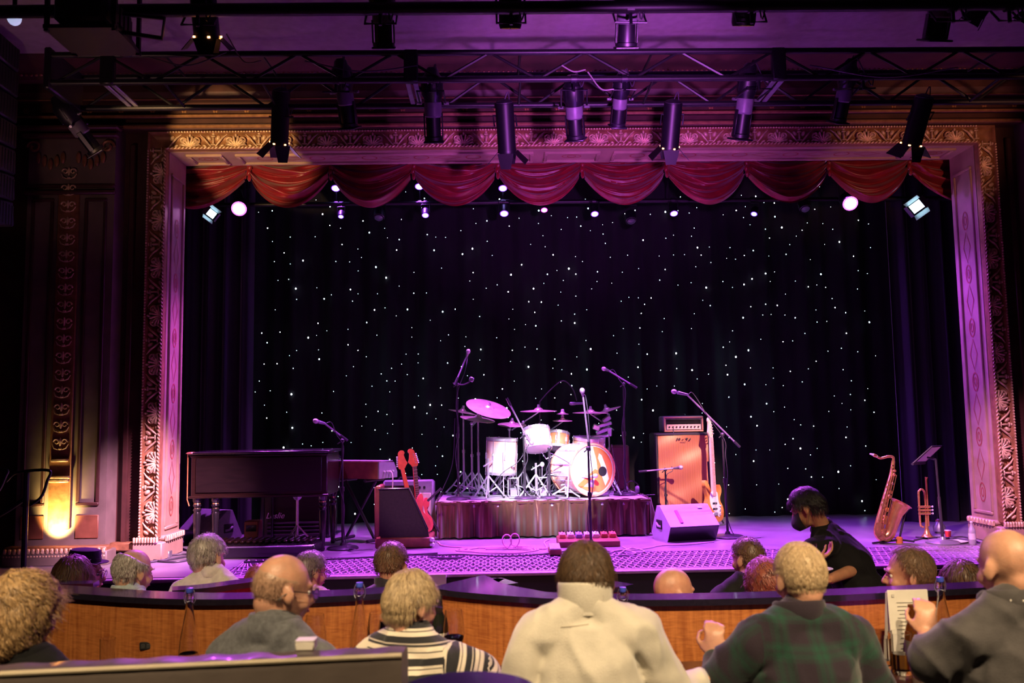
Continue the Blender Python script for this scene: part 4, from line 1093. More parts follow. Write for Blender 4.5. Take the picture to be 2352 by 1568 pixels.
# cymbals on stands
def cymbal(label, c, ax, r, base=None, boom=False, stack=False, name='cymbal_stand', joint=None):
    """c: photo pixel + Y of the centre; base x,y world of the tripod"""
    P = at(*c[:2], c[2]); b = Vector((base[0], base[1], DZ)) if base else Vector((P.x, P.y+.02, DZ))
    o = thing(name, label, 'cymbal', b, 0, 'cymbals of the kit')
    q = P-b; d = Vector(ax).normalized(); X = axis_xf(q, d)
    MB().lathe([(r,-.0),(r*.6,.009),(r*.26,.016),(r*.22,.026),(r*.12,.040),(.008,.042),(.008,.038),(r*.12,.035),(r*.2,.022),(r*.24,.012),(r*.6,.005),(r,-.0025),(r,0)], n=40).xf(X).build('cymbal', cymb, o)
    m_ = MB().cyl((0,0,.035), (0,0,.075), .006, n=8); m_.lathe([(.018,.042),(.018,.055),(.008,.057)], n=12); m_.lathe([(.012,.058),(.014,.066),(.012,.074)], n=8); m_.xf(X).build('wing_nut', M['chrome'], o)
    if stack:
        MB().lathe([(r*.62,.075),(r*.3,.085),(r*.2,.10),(.006,.102),(.006,.098),(r*.28,.080),(r*.62,.073)], n=32).xf(X).build('splash', cymb, o)
        MB().lathe([(.02,.10),(.016,.125),(.008,.13)], n=10).xf(X).build('felt', drumhead, o)
    if joint: j = Vector(joint)-b
    elif boom: j = Vector((0, 0, q.z-.12))
    else: j = q - d*.05
    jt = Vector((0,0,j.z)) if not joint else j
    MB().tube([(0,0,.05), (jt.x*.5,jt.y*.5,jt.z*.55)], .0125, 8).build('lower_tube', M['chrome'], o)
    MB().tube([(jt.x*.5,jt.y*.5,jt.z*.52), jt], .0095, 8).build('upper_tube', M['chrome'], o)
    MB().tube([(jt.x*.5,jt.y*.5,jt.z*.53),(jt.x*.5,jt.y*.5,jt.z*.57)], .018, 8).build('tube_clamp', M['chrome'], o)
    e = q - d*.01
    ext = (jt-e).normalized()*(.22 if boom else .0)
    if (jt-e).length > .02: MB().tube([jt+ext, e], .008, 8).build('boom_arm', M['chrome'], o)
    MB().ell(jt, .02, 8, 6).build('tilter', M['chrome'], o)
    for k in range(3):
        a = k*2.094+.9; ca, sa = math.cos(a), math.sin(a)
        lg = MB().tube([(0,0,.26),(.13*ca,.13*sa,.10),(.22*ca,.22*sa,.012)], .009, 6); lg.tube([(.015*ca,.015*sa,.07),(.13*ca,.13*sa,.11)], .007, 6)
        l_o = lg.build('leg', M['chrome'], o); MB().ell((.22*ca,.22*sa,.014), (.02,.02,.014), 8, 6).build('rubber_foot', M['rubber'], l_o)
    return o
def bx(px, Y): return (at(px, 1140, Y).x, Y)
cymbal('large ride cymbal tilted steeply towards the viewer', (1122,938,9.45), (.26,-.36,.89), .25, bx(1100,9.75), True)
cymbal('pierced hi-hat cymbal at the left of the kit', (1097,962,9.7), (.16,-.16,.97), .195, bx(1085,9.85))
cymbal('dark crash cymbal furthest left, half hidden by the pierced one', (1062,946,9.9), (.20,-.06,.97), .16, bx(1066,9.95))
cymbal('crash cymbal low behind the floor tom', (1176,975,9.75), (.04,-.16,.98), .16, bx(1172,9.85))
cymbal('flat crash cymbal above the white rack tom', (1237,944,9.7), (.0,-.06,1), .205, bx(1205,9.9), True)
cymbal('two small stacked splash cymbals beside the centre crash', (1292,966,9.7), (.02,-.08,1), .11, bx(1262,9.95), True, True)
cymbal('flat crash cymbal right of the centre vocal stand', (1356,948,9.75), (.02,-.04,1), .20, bx(1392,9.98), True)
cymbal('crash cymbal at right tilted up towards the tall stand', (1394,943,9.95), (-.30,-.05,.95), .165, bx(1402,10.1))
for k, (px, Y, zt) in enumerate(((1122,9.42,.42),(1232,9.50,.36),(1150,9.98,.50),(1300,9.36,.16))):
    hs_ = thing('drum_hardware_stand', ['chrome tripod stand in front of the ride cymbal', 'chrome tripod stand left of the bass drum', 'chrome tripod stand behind the floor tom', 'low chrome tripod in front of the bass drum'][k], 'stand', (at(px,1140,Y).x, Y, DZ))
    MB().tube([(0,0,.03),(0,0,zt)], .012, 8).build('tube', M['chrome'], hs_)
    MB().tube([(-.05,0,zt*.8),(.05,-.01,zt*.95)], .008, 8).build('clamp_arm', M['chrome'], hs_)
    for q in range(3):
        a = q*2.094+.4+k; ca, sa = math.cos(a), math.sin(a); hz = min(.24, zt*.7)
        MB().tube([(0,0,hz),(.11*ca,.11*sa,hz*.45),(.19*ca,.19*sa,.012)], .009, 6).build('leg', M['chrome'], hs_)
        MB().tube([(0,0,.06),(.11*ca,.11*sa,hz*.5)], .007, 6).build('brace', M['chrome'], hs_)
for k, pix in enumerate((((1003,1150),(1018,1120),(1040,1060),(1045,960)), ((1118,1142),(1150,1090),(1190,1060),(1215,1020)), ((1240,1142),(1262,1090),(1300,1080),(1330,1050)), ((1395,1140),(1420,1100),(1412,1060),(1405,1020)), ((1180,1142),(1225,1146),(1290,1143),(1340,1147),(1400,1143)))):
    pts_ = [at(px_, py_, 9.3+.02*k) for px_, py_ in pix]; b0_ = pts_[0].copy()
    for v_ in pts_: v_.z = max(v_.z, DZ+.006)
    o = MB().tube([v_-b0_ for v_ in bez(pts_, 30)], .0042, 5).build('drum_cable', M['cable'], None, loc=b0_)
    tag(o, ['cable hanging down the left tall stand', 'cable strung past the floor tom', 'cable looping behind the bass drum top', 'cable hanging at the right of the kit', 'cable lying along the riser front edge'][k], 'cable', 'cables of the drum kit')
# percussion rack cluster right of the snare
pcn = at(1388, 985, 9.9)
pe = thing('percussion_rack', 'cluster of chrome percussion blocks mounted right of the snare', 'percussion', (pcn.x, 9.95, DZ))
MB().tube([(0,0,.012),(0,0,pcn.z-DZ)], .012, 8).build('post', M['chrome'], pe)
MB().lathe([(.11,0),(.11,.012),(.02,.02)], n=20).build('base', M['chrome'], pe)
for k, (dx, dz, w_, h_, a) in enumerate(((-.05,-.08,.20,.035,.1),(-.02,-.02,.16,.045,.35),(.0,.05,.17,.04,.25),(.03,.11,.10,.05,.6),(-.09,.02,.08,.06,-.4),(.06,-.03,.05,.10,0))):
    MB().box((dx,-.05+.02*(k%2),pcn.z-DZ+dz), (w_,.06,h_), rot=(.2,-a,0), ch=.008).build('block', M['chrome'], pe)
    MB().cyl((dx,-.04,pcn.z-DZ+dz), (0,0,pcn.z-DZ+dz-.03), .005, n=6).build('rod', M['chrome'], pe)
# bass drum pedal and drum throne at the back
th = thing('drum_throne', 'round drum stool behind the kit', 'stool', (at(1290,1140,10.1).x, 10.13, DZ))
MB().lathe([(.001,.0),(.15,.0),(.165,.03),(.16,.07),(.12,.085),(.001,.09)], (0,0,.42), 24).build('seat', tolex, th)
MB().tube([(0,0,.08),(0,0,.43)], .014, 8).build('post', M['chrome'], th)
for k in range(3):
    a = k*2.094; MB().tube([(0,0,.22),(.19*math.cos(a),.19*math.sin(a),.012)], .010, 6).build('leg', M['chrome'], th)
# hi-hat / boom pedals in the tangle: two bass drum pedals
for k, px in enumerate((1180, 1248)):
    pd = thing('drum_pedal', ['chrome drum pedal in front of the floor tom', 'chrome drum pedal left of the bass drum'][k], 'pedal', (at(px,1146,9.35).x, 9.40, DZ))
    MB().box((0,0,.012), (.10,.26,.014), ch=.004).build('base_plate', M['chrome'], pd)
    MB().box((0,-.01,.06), (.07,.24,.012), rot=(.28,0,0), ch=.004).build('footboard', M['chrome'], pd)
    for sx in (-.055,.055): MB().box((sx,.12,.11), (.014,.02,.20), ch=.004).build('upright', M['chrome'], pd)
    MB().tube([(-.055,.12,.20),(.055,.12,.20)], .007, 8).build('axle', M['chrome'], pd)
    MB().tube([(0,.12,.20),(0,.06,.33)], .005, 6).build('beater_rod', M['chrome'], pd); MB().ell((0,.055,.345), (.024,.024,.028), 10, 8).build('beater', drumhead, pd)
# speaker cabinet behind the right of the kit
sp = at(1424, 1137, 10.18)
ds = thing('drum_monitor', 'dark red upright monitor speaker behind the kit', 'speaker', (at(1424,1137,10.15).x, 10.2, DZ))
MB().box((0,.0,.26), (.22,.24,.52), ch=.015).build('cabinet', mat('maroon_tolex', (.10,.02,.03), .55, var=.2, vscale=15, bump=.2, bscale=200), ds)
MB().box((0,-.125,.26), (.19,.012,.47), ch=.005).build('grille', mat('maroon_grille', (.13,.03,.05), .7, bump=.3, bscale=300, var=.2), ds)
hp = thing('headphones', 'pair of headphones lying on the riser corner', 'headphones', on(1452, 1134, DZ)+Vector((0,.03,0)))
MB().tube(bez([(-.08,0,.03),(-.07,0,.10),(0,0,.14),(.07,0,.10),(.08,0,.03)], 20), .008, 6).build('band', blk, hp)
for sx in (-1,1): MB().lathe([(.001,0),(.04,0),(.045,.02),(.03,.04),(.001,.04)], (sx*.08,0,.045), 16, axis=(-sx,0,0)).build('ear_cup', greytolex, hp)

# overhead and kit microphones
mic_stand('tall microphone stand at the left of the drum kit', (1053,1147), 9.3, DZ, (1050,882), (1044,884), (1072,818), (1076,805), 9.35, .13)
mic_stand('tall microphone stand at the right of the drum kit', (1437,1143), 9.5, DZ, (1432,882), (1463,891), (1398,851), (1385,846), 9.5, .13)
mic_stand('microphone stand with thick boom between floor tom and rack tom', (1207,1148), 9.25, DZ, (1203,1000), (1164,914), (1212,1008), (1222,1018), 9.25, .12)
mic_stand('short microphone stand reaching to the bass drum port', (1262,1147), 9.22, DZ, (1262,1030), (1259,1090), (1352,1096), (1370,1092), 9.2, .10)
mic_stand('vocal microphone on the tall stand at stage centre', (1358,1262), 8.05, ZS, (1351,1030), (1354,1034), (1339,908), (1337,895), 7.95, .14)
# clip arm of the left stand
ga = thing('gooseneck_microphone', 'black gooseneck microphone arching over the rack toms', 'microphone', Vector((at(1240,1140,9.85).x, 9.85, DZ)))
gA = [at(px, py, 9.8)-Vector(ga.location) for px, py in ((1240,922),(1262,897),(1293,874),(1315,892),(1325,920))]
MB().tube([(0,0,.02), gA[0]], .010, 8).build('pole', STD, ga)
MB().lathe([(.10,0),(.10,.012),(.02,.02)], n=20).build('base', STD, ga)
MB().tube(bez(gA, 30), .0065, 6).build('gooseneck', STD, ga)
MB().lathe([(.012,0),(.014,.10),(.020,.12),(.022,.16),(.012,.175)], n=12).xf(axis_xf(gA[-1]+Vector((.09,0,-.03)), Vector((-1,0,-.02)).normalized())).build('microphone', MICS, ga)
cl = thing('phone_clamp', 'small clamp on the side of the left tall stand', 'clamp', at(1062, 882, 9.28))
ca = [at(px,py,9.28)-Vector(cl.location) for px,py in ((1040,880),(1062,883),(1076,878),(1083,871))]
MB().tube(bez(ca,16), .008, 6).build('arm', STD, cl); MB().box(ca[-1], (.05,.03,.05), rot=(0,.4,0), ch=.008).build('jaw', MICS, cl)

# ---- bass amplifier
ac = at(1572, 1193, 10.0)
AW, AH = 120*10.0/FPX, 200*10.0/FPX
ba = thing('bass_cabinet', 'tall copper-lit bass speaker cabinet with pinstripe grille', 'speaker', (ac.x, 9.95, ZS))
topz = at(1572, 993, 9.95).z-ZS
MB().box((0,.20,topz/2), (AW+.03,.40,topz), ch=.02).build('cabinet', tolex, ba)
gm = bpy.data.materials.new('pinstripe_grille'); gm.use_nodes = True
nt = gm.node_tree; b_ = nt.nodes['Principled BSDF']; b_.inputs['Roughness'].default_value = .38; b_.inputs['Metallic'].default_value = .35
tc = nt.nodes.new('ShaderNodeTexCoord'); wv = nt.nodes.new('ShaderNodeTexWave'); wv.inputs['Scale'].default_value = 26; wv.bands_direction = 'X'
nt.links.new(tc.outputs['Object'], wv.inputs['Vector'])
rp = nt.nodes.new('ShaderNodeValToRGB'); rp.color_ramp.elements[0].color = (.34,.11,.05,1); rp.color_ramp.elements[1].color = (.62,.26,.14,1)
nt.links.new(wv.outputs['Color'], rp.inputs['Fac']); nt.links.new(rp.outputs['Color'], b_.inputs['Base Color'])
bp = nt.nodes.new('ShaderNodeBump'); bp.inputs['Strength'].default_value = .4; nt.links.new(wv.outputs['Fac'], bp.inputs['Height']); nt.links.new(bp.outputs[0], b_.inputs['Normal'])
def gril(u, v):
    x = (u-.5)*(AW-.03); z = .06+v*(topz-.09)
    return (x, -.008-.010*math.sin(u*PI)*(.6+.6*math.sin(v*9+u*4))-.006*math.sin(v*17-u*5), z)
MB().grid(30, 50, gril).build('grille', gm, ba)
m_ = MB(); frame(m_, -AW/2-.012, AW/2+.012, .03, topz-.01, -.004, .022, .03); m_.build('front_frame', tolex, ba)
lgm = MB()
for poly in ([(-.145,-.024),(-.128,.024),(-.108,.024),(-.122,-.024)], [(-.095,-.012),(-.095,.022),(-.060,.022),(-.060,-.012)], [(.045,.026),(.100,.020),(.078,-.016)], [(.105,-.022),(.150,.026),(.150,-.010),(.128,-.022)],
             [(-.03,-.006),(.02,.014),(.022,.010),(-.026,-.011)], [(-.06,-.052),(.05,-.052),(.05,-.047),(-.06,-.047)]):
    lgm.prism([(x*.56, z*.6+topz-.075) for x, z in poly], -.036, -.030, axis='y')
lgm.build('logo', M['rubber'], ba, smooth=False)
hc = at(1572, 992, 9.98)
ah = thing('amplifier_head', 'valve bass amplifier head with bright front on the bass cabinet', 'amplifier', (hc.x, 10.0, ZS+topz))
hw_ = 93*10/FPX; hh = 40*10/FPX-.01
MB().box((0,.16,hh/2), (hw_,.28,hh), ch=.014).build('case', greytolex, ah)
m_ = MB(); frame(m_, -hw_/2+.006, hw_/2-.006, .008, hh-.008, .012, .018, .03); m_.build('front_frame', mat('salmon_trim', (.62,.28,.22), .45, var=.1), ah)
MB().box((0,.018,hh*.62), (hw_*.86,.01,hh*.34)).build('upper_panel', blk, ah)
MB().box((0,.010,hh*.34), (hw_*.84,.012,hh*.30)).build('control_panel', mat('cream_panel', (.80,.55,.48), .4, var=.1), ah)
for q in range(9): MB().cyl((-hw_*.36+q*hw_*.09,.006,hh*.34), (-hw_*.36+q*hw_*.09,-.012,hh*.34), .009, n=8).build('knob', M['rubber'], ah)
MB().tube([(-.06,.16,hh),(-.05,.16,hh+.02),(.05,.16,hh+.02),(.06,.16,hh)], .007, 6).build('handle', blk, ah)
MB().tube(bez([(-.12,-.002,.05),(-.13,-.05,-.1),(-.12,-.04,-.4),(-.16,-.05,-.75),(-.2,-.2,-topz+.01),(-.45,-.5,-topz+.008)], 40), .0045, 5).build('cable', M['cable'], ah)
bg = at(1640, 1190, 9.72)
guitar('pale-headed bass guitar leaning against the bass cabinet', (bg.x-.02, 9.66, ZS+.05), Matrix.Rotation(-.06,3,'X') @ Matrix.Rotation(math.radians(40),3,'Z'), mat('amber_sunburst', (.80,.36,.08), .25, coat=.5, var=.5, vscale=4, col2=(.25,.05,.02)), mat('pale_maple', (.78,.60,.46), .4, var=.15, vscale=14), True, mat('pink_maple', (.80,.35,.35), .4, var=.15, vscale=14), None, M['white'])
gs = thing('guitar_stand', 'black stand holding the bass guitar', 'stand', (bg.x-.02, 9.72, ZS))
for a in (.3, 2.4, 4.5): MB().tube([(0,.06,.30),(.16*math.cos(a),.08+.12*math.sin(a),.012)], .010, 6).build('leg', STD, gs)
MB().tube([(0,.06,.28),(0,.10,.70)], .010, 6).build('post', STD, gs)
mic_stand('low microphone stand aimed at the bass cabinet', (1531,1200), 9.75, ZS, (1528,1078), (1467,1083), (1548,1075), (1566,1073), 9.72, .09)
mic_stand('vocal microphone on a long boom stand beside the bass amplifier', (1672,1236), 8.75, ZS, (1659,998), (1699,1026), (1578,906), (1543,898), 8.65, .16)
# snake box, bag in the corner
# ---- saxophone on a stand
SY = 8.15
sx0 = on(2045, 1250, ZS)
sa = thing('tenor_saxophone', 'brass tenor saxophone standing upright on its stand', 'saxophone', (sx0.x, SY, ZS))
def sp_(px, py, dy=0): return at(px, py, SY+dy)-Vector((sx0.x, SY, ZS))
body = [sp_(2052,1058), sp_(2048,1090), sp_(2038,1130), sp_(2028,1170), sp_(2020,1205), sp_(2019,1224), sp_(2030,1234), sp_(2042,1226), sp_(2050,1205), sp_(2058,1180), sp_(2068,1160)]
br = [.016,.022,.029,.036,.043,.047,.050,.051,.053,.060,.078]
sp2 = bez(body, 40); nn = len(sp2); rr2 = [np.interp(i/(nn-1), np.linspace(0,1,11), br) for i in range(nn)]
MB().tube(sp2, rr2, 16, cap=False).build('body', M['brass'], sa)
dend = (sp2[-1]-sp2[-2]).normalized()
MB().lathe([(.074,-.005),(.090,.018),(.099,.022),(.095,.024),(.072,.0),(.055,-.05),(.035,-.12)], n=28).xf(axis_xf(sp2[-1], dend)).build('bell', M['brass'], sa)
MB().tube(bez([sp_(2052,1060), sp_(2051,1050), sp_(2040,1048), sp_(2022,1052), sp_(2012,1046)], 24), [.013]*9+[.012]*8+[.011]*8, 10).build('neck', M['brass'], sa)
MB().tube([sp_(2014,1048), sp_(2006,1044), sp_(1998,1042)], [.013,.012,.006], 10).build('mouthpiece', M['white'], sa)
MB().lathe([(.014,0),(.016,.02),(.014,.03)], n=12).xf(axis_xf(sp_(2013,1047), (sp_(1998,1042)-sp_(2013,1047)).normalized())).build('ligature', M['brass'], sa)
rr = random.Random(3)
for k in range(20):
    f_ = .06+.045*k; i = min(nn-2, int(f_*nn*.62/1.0)); pnt = sp2[i]; rad = rr2[i]
    a = rr.choice((-1,1))
    n_ = Vector((a*.5,-.85,.1)).normalized()
    MB().lathe([(.001,.012),(rad*.62,.012),(rad*.66,.004),(rad*.6,0)], n=12).xf(axis_xf(pnt+n_*rad, n_)).build('key_cup', M['brass'], sa)
for k in range(4):
    dx = (-.026+.017*k); off = Vector((dx, -.034-.004*k, 0))
    MB().tube([sp2[4]+off, sp2[12]+off*1.2, sp2[18]+off*1.3], .0035, 5).build('key_rod', M['brass'], sa)
for k in range(5): MB().ell(sp2[6+k*3]+Vector((.02+.006*k,-.02,0)), (.010,.008,.014), 8, 6).build('pearl_key', M['white'], sa)
ss = thing('saxophone_stand', 'low black folding stand under the saxophone', 'stand', (sx0.x+.12, SY, ZS))
s0 = Vector((sx0.x+.12, SY, ZS)); 
for px, py in ((2004,1250),(2100,1246),(2056,1238)):
    e = on(px, py, ZS)-s0; e.z = .012
    MB().tube([(0,0,.03), e], .010, 6).build('leg', STD, ss)
MB().tube([(0,0,.03), at(2073,1205,SY)-s0, at(2080,1172,SY)-s0], .010, 8).build('post', STD, ss)
MB().lathe([(.03,0),(.03,.05),(.015,.06)], n=12).build('hub', mat('orange_hub', (.75,.25,.06), .5, var=.1), ss)
MB().tube([at(2066,1172,SY-.03)-s0, at(2080,1178,SY)-s0, at(2090,1165,SY-.03)-s0], .008, 6).build('cradle', STD, ss)
# ---- trumpet on a peg stand
tb = on(2130, 1237, ZS); TY = tb.y
tr_ = thing('trumpet', 'brass trumpet standing bell down on a peg stand', 'trumpet', (tb.x, TY, ZS))
def t_(px, py, dy=0): return at(px, py, TY+dy)-Vector((tb.x, TY, ZS))
MB().lathe([(.058,.02),(.050,.024),(.030,.05),(.016,.10),(.010,.18),(.007,.30),(.006,.36)], n=20).build('bell', M['brass'], tr_)
loop = [Vector((0,0,.36)), Vector((0,0,.42)), Vector((-.008,0,.455)), Vector((-.03,0,.47)), Vector((-.052,0,.455)), Vector((-.06,0,.42)), Vector((-.06,0,.15)), Vector((-.05,0,.12)), Vector((-.03,0,.11))]
MB().tube(bez(loop,30), .0095, 8).build('tubing', M['brass'], tr_)
MB().tube([(.02,0,.12),(.02,0,.56),(.024,0,.585)], [.008,.008,.014], 8).build('leadpipe', M['brass'], tr_)
for k in range(3):
    MB().tube([(-.075+.0,-.01,.24+k*.032),(.04,-.01,.24+k*.032)], .012, 10).build('valve_casing', M['brass'], tr_)
    MB().tube([(.04,-.01,.24+k*.032),(.06,-.01,.24+k*.032)], .005, 8).build('valve_stem', M['chrome'], tr_)
    MB().lathe([(.010,0),(.010,.006)], (.06,-.01,.24+k*.032), 10, axis=(1,0,0)).build('finger_button', M['white'], tr_)
tp_ = thing('trumpet_stand', 'small black peg stand under the trumpet', 'stand', (tb.x, TY, ZS))
for a in (.2,2.3,4.4): MB().tube([(0,0,.015),(.11*math.cos(a),.11*math.sin(a),.008)], .007, 6).build('leg', STD, tp_)
MB().lathe([(.016,0),(.014,.03),(.006,.10),(.003,.16)], n=10).build('peg', STD, tp_)
# ---- music stand
mb_ = on(2166, 1247, ZS); MY = mb_.y
ms = thing('music_stand', 'black music stand with tilted desk at the right wing', 'music stand', (mb_.x, MY, ZS))
def m_p(px, py, dy=0): return at(px, py, MY+dy)-Vector((mb_.x, MY, ZS))
MB().lathe([(.15,0),(.15,.01),(.13,.022),(.03,.035),(.018,.06)], n=28).build('base', mat('grey_base', (.25,.24,.28), .4, .4, var=.1), ms)
tt = m_p(2149,1055); MB().tube([(0,0,.03), tt*.55], .014, 8).build('lower_tube', STD, ms); MB().tube([tt*.5, tt], .010, 8).build('upper_tube', STD, ms)
MB().tube([tt, m_p(2130,1050)], .010, 8).build('arm', STD, ms)
A_, B_, C_, D_ = m_p(2094,1064,-.12), m_p(2122,1062,.30), m_p(2163,1022,.30), m_p(2140,1023,-.12)
n_ = (B_-A_).cross(C_-A_).normalized()*.008
MB().add([A_,B_,C_,D_,A_+n_,B_+n_,C_+n_,D_+n_], [(0,1,2,3),(7,6,5,4),(0,4,5,1),(1,5,6,2),(2,6,7,3),(3,7,4,0)]).build('desk', STD, ms, smooth=False)
up_ = Vector((0,0,.03)); MB().tube([A_+n_, B_+n_], .012, 6).build('ledge', STD, ms)
sh = [A_*.86+C_*.14, B_*.86+D_*.14, C_*.93+A_*.07, D_*.93+B_*.07]; n2 = n_*.25
q_ = MB().add([v+n_*1.05 for v in sh]+[v+n_*1.3 for v in sh], [(0,1,2,3),(7,6,5,4),(0,4,5,1),(1,5,6,2),(2,6,7,3),(3,7,4,0)]).build('sheet_music', M['paper'], None, smooth=False)
q_.location = ms.location; tag(q_, 'sheet of music on the music stand desk', 'paper')
# ---- small things on the floor
def bottle_plain(name, label, loc, h, r, m, capm, cat='bottle'):
    o = thing(name, label, cat, loc)
    MB().lathe([(r*.9,0),(r,.01),(r,h*.55),(r*.9,h*.66),(r*.42,h*.80),(r*.36,h*.92),(r*.38,h*.94)], n=18).build('bottle_body', m, o)
    MB().lathe([(r*.42,h*.93),(r*.42,h),(.001,h)], n=14).build('cap', capm, o)
    MB().lathe([(r*1.01,h*.22),(r*1.01,h*.48)], n=18).build('paper_label', M['white'], o)
    return o
frost = mat('frosted_plastic', (.75,.75,.80), .35, trans=.5, var=.05)
p = on(2234, 1250, ZS); bottle_plain('water_bottle', 'clear plastic water bottle beside the right plinth', (p.x, p.y, ZS), .21, .032, frost, M['white'])
p = on(2178, 1232, ZS); o = thing('red_cup', 'red cup among cables behind the music stand', 'cup', p)
MB().lathe([(.024,0),(.030,.06),(.028,.06),(.022,.005),(.001,.005)], n=18).build('cup_body', mat('red_plastic', (.65,.05,.05), .4, var=.1), o); MB().lathe([(.0305,.056),(.032,.060),(.0305,.063)], n=18).build('rim', M['white'], o)
p = on(2158, 1224, ZS); o = thing('mute', 'round silvery trumpet mute behind the trumpet', 'mute', p)
MB().lathe([(.03,0),(.055,.02),(.06,.06),(.03,.12),(.02,.14),(.001,.14)], n=20).build('mute_body', M['steel'], o); MB().lathe([(.031,.118),(.033,.125),(.026,.135)], n=16).build('cork', browncase, o)
p = on(2205, 1244, ZS); o = MB().box((0,0,.006), (.11,.16,.010), rot=(0,0,.3), ch=.002).build('white_card', M['paper'], None, loc=p); tag(o, 'white card lying on the stage at right', 'paper')
p = on(1905, 1275, ZS)
# pedal board
pp = on(1358, 1262, ZS)
pbd = thing('pedal_board', 'brown pedal board with small effect pedals at stage centre', 'pedal board', (pp.x, pp.y+.28, ZS))
MB().box((0,0,.035), (.58,.26,.07), rot=(.10,0,0), ch=.008).build('board', browncase, pbd)
rr = random.Random(5)
for k in range(7):
    cm = mat('pedal_%d' % k, [(.75,.35,.2),(.75,.72,.7),(.3,.3,.7),(.7,.7,.72),(.8,.8,.75),(.45,.12,.06),(.6,.14,.08)][k], .4, var=.1)
    f_ = MB().box((-.24+k*.08,.04,.093), (.062,.11,.045), rot=(.10,0,0), ch=.006).build('effect_pedal', cm, pbd)
    for q in (-1,1): MB().cyl((-.24+k*.08+q*.016,.075,.115), (-.24+k*.08+q*.016,.075,.132), .007, n=8).build('knob', M['rubber'], f_)
    MB().cyl((-.24+k*.08,.005,.108), (-.24+k*.08,.005,.122), .006, n=8).build('foot_switch', M['chrome'], f_)
p = on(1276, 1275, ZS); o = thing('volume_pedal', 'small brown pedal beside the pedal board', 'pedal', (p.x, p.y+.1, ZS))
MB().box((0,0,.025), (.11,.20,.05), ch=.008).build('base', browncase, o); MB().box((0,0,.062), (.10,.19,.014), rot=(.12,0,0), ch=.004).build('treadle', M['steel'], o)
# cables: coiled and straggling
def floor_cable(label, pix, m, r=.005, lift=None):
    pts = [on(px, py, ZS+r) for px, py in pix]
    for i, h in (lift or {}).items(): pts[i] = pts[i]+Vector((0,0,h))
    b0 = pts[0].copy(); o = MB().tube([q-b0 for q in bez(pts, len(pts)*6)], r, 6).build('stage_cable', m, None, loc=b0)
    tag(o, label, 'cable', 'cables on the stage floor'); return o
pk = mat('pink_cable', (.72,.42,.55), .5, var=.1, vscale=20)
rr = random.Random(9)
coil = []
for k in range(34):
    a = k*.75; coil.append((1130+ (75+25*rr.random())*math.cos(a)+k*1.2, 1262+ (5+3.5*rr.random())*math.sin(a)))
floor_cable('pale cable coiled on the floor before the riser', [(1005,1245),(1035,1255)]+coil+[(1250,1245),(1262,1238)], pk, .006)
lp0 = on(1165, 1262, ZS); o = thing('standing_cable_loop', 'loop of pale cable standing up from the coil', 'cable', lp0)
MB().tube(bez([(-.05,0,.01)]+[(-.02+.06*math.cos(a)+.012*a, .01*a, .07+.065*math.sin(a)) for a in [k*.5-1.2 for k in range(24)]]+[(.25,.05,.01)], 80), .006, 6).build('loop', pk, o)
MB().tube([(-.05,0,.01),(-.20,.02,.006)], .006, 6).build('tail', pk, o)
floor_cable('thin dark cable running from the centre stand to the left', [(1345,1258),(1250,1272),(1150,1277),(1060,1273),(1000,1274),(930,1272)], M['cable'], .006)
floor_cable('dark cable lying along the grate edge beside the rack', [(985,1278),(1010,1281),(1040,1281),(1062,1279)], mat('dark_purple_cable', (.12,.06,.14), .5, var=.1), .009)
floor_cable('pale cable trailing right from the pedal board', [(1430,1256),(1450,1262),(1490,1258),(1520,1252),(1580,1250),(1640,1244)], M['cablepale'], .006)
floor_cable('tangle of pale cable at the right of the pedal board', [(1400,1268),(1430,1262),(1460,1270),(1420,1274),(1450,1258),(1480,1266),(1440,1270)], M['cablepale'], .006)
floor_cable('cables looping off the right end of the riser', [(1478,1205),(1500,1190),(1515,1215),(1505,1228),(1525,1222),(1500,1208),(1520,1196)], M['cable'], .006, {1:.25,2:.1,4:.08})
floor_cable('black cables heaped by the left plinth', [(330,1292),(390,1284),(440,1276),(500,1272),(450,1282),(400,1290),(350,1284),(420,1272),(470,1278)], M['cable'], .010)
floor_cable('black cable along the stage behind the guitar rack', [(1005,1270),(900,1276),(800,1282),(700,1286),(560,1290)], M['cable'], .008)
floor_cable('cable tangle on the floor at the right wing', [(2100,1240),(2140,1232),(2190,1236),(2230,1242),(2200,1248),(2160,1240),(2210,1232),(2250,1246)], M['cable'], .008)
# teal tape patches at the riser's right end
for k, (px, py, w_) in enumerate(((1443,1227,.09),(1500,1221,.11),(1475,1228,.06))):
    p = on(px, py, ZS); o = MB().box((0,0,.02), (w_,.05,.04), rot=(0,0,.1*k), ch=.008).build('cloth_weight', mat('teal_cloth', (.18,.50,.50), .6, var=.2, vscale=12), None, loc=p)
    tag(o, ['teal cloth weight at the skirt hem, leftmost of three', 'teal cloth weight lying right of the riser', 'small teal cloth weight between the two larger ones'][k], 'weight')
# electrical box at the left apron
p = on(372, 1282, ZS); o = thing('power_box', 'pale power box on the floor by the left plinth', 'box', (p.x,p.y+.05,ZS))
MB().box((0,0,.03), (.12,.08,.06), ch=.006).build('case', M['steel'], o); MB().box((0,-.042,.03), (.08,.006,.03)).build('socket_plate', blk, o)
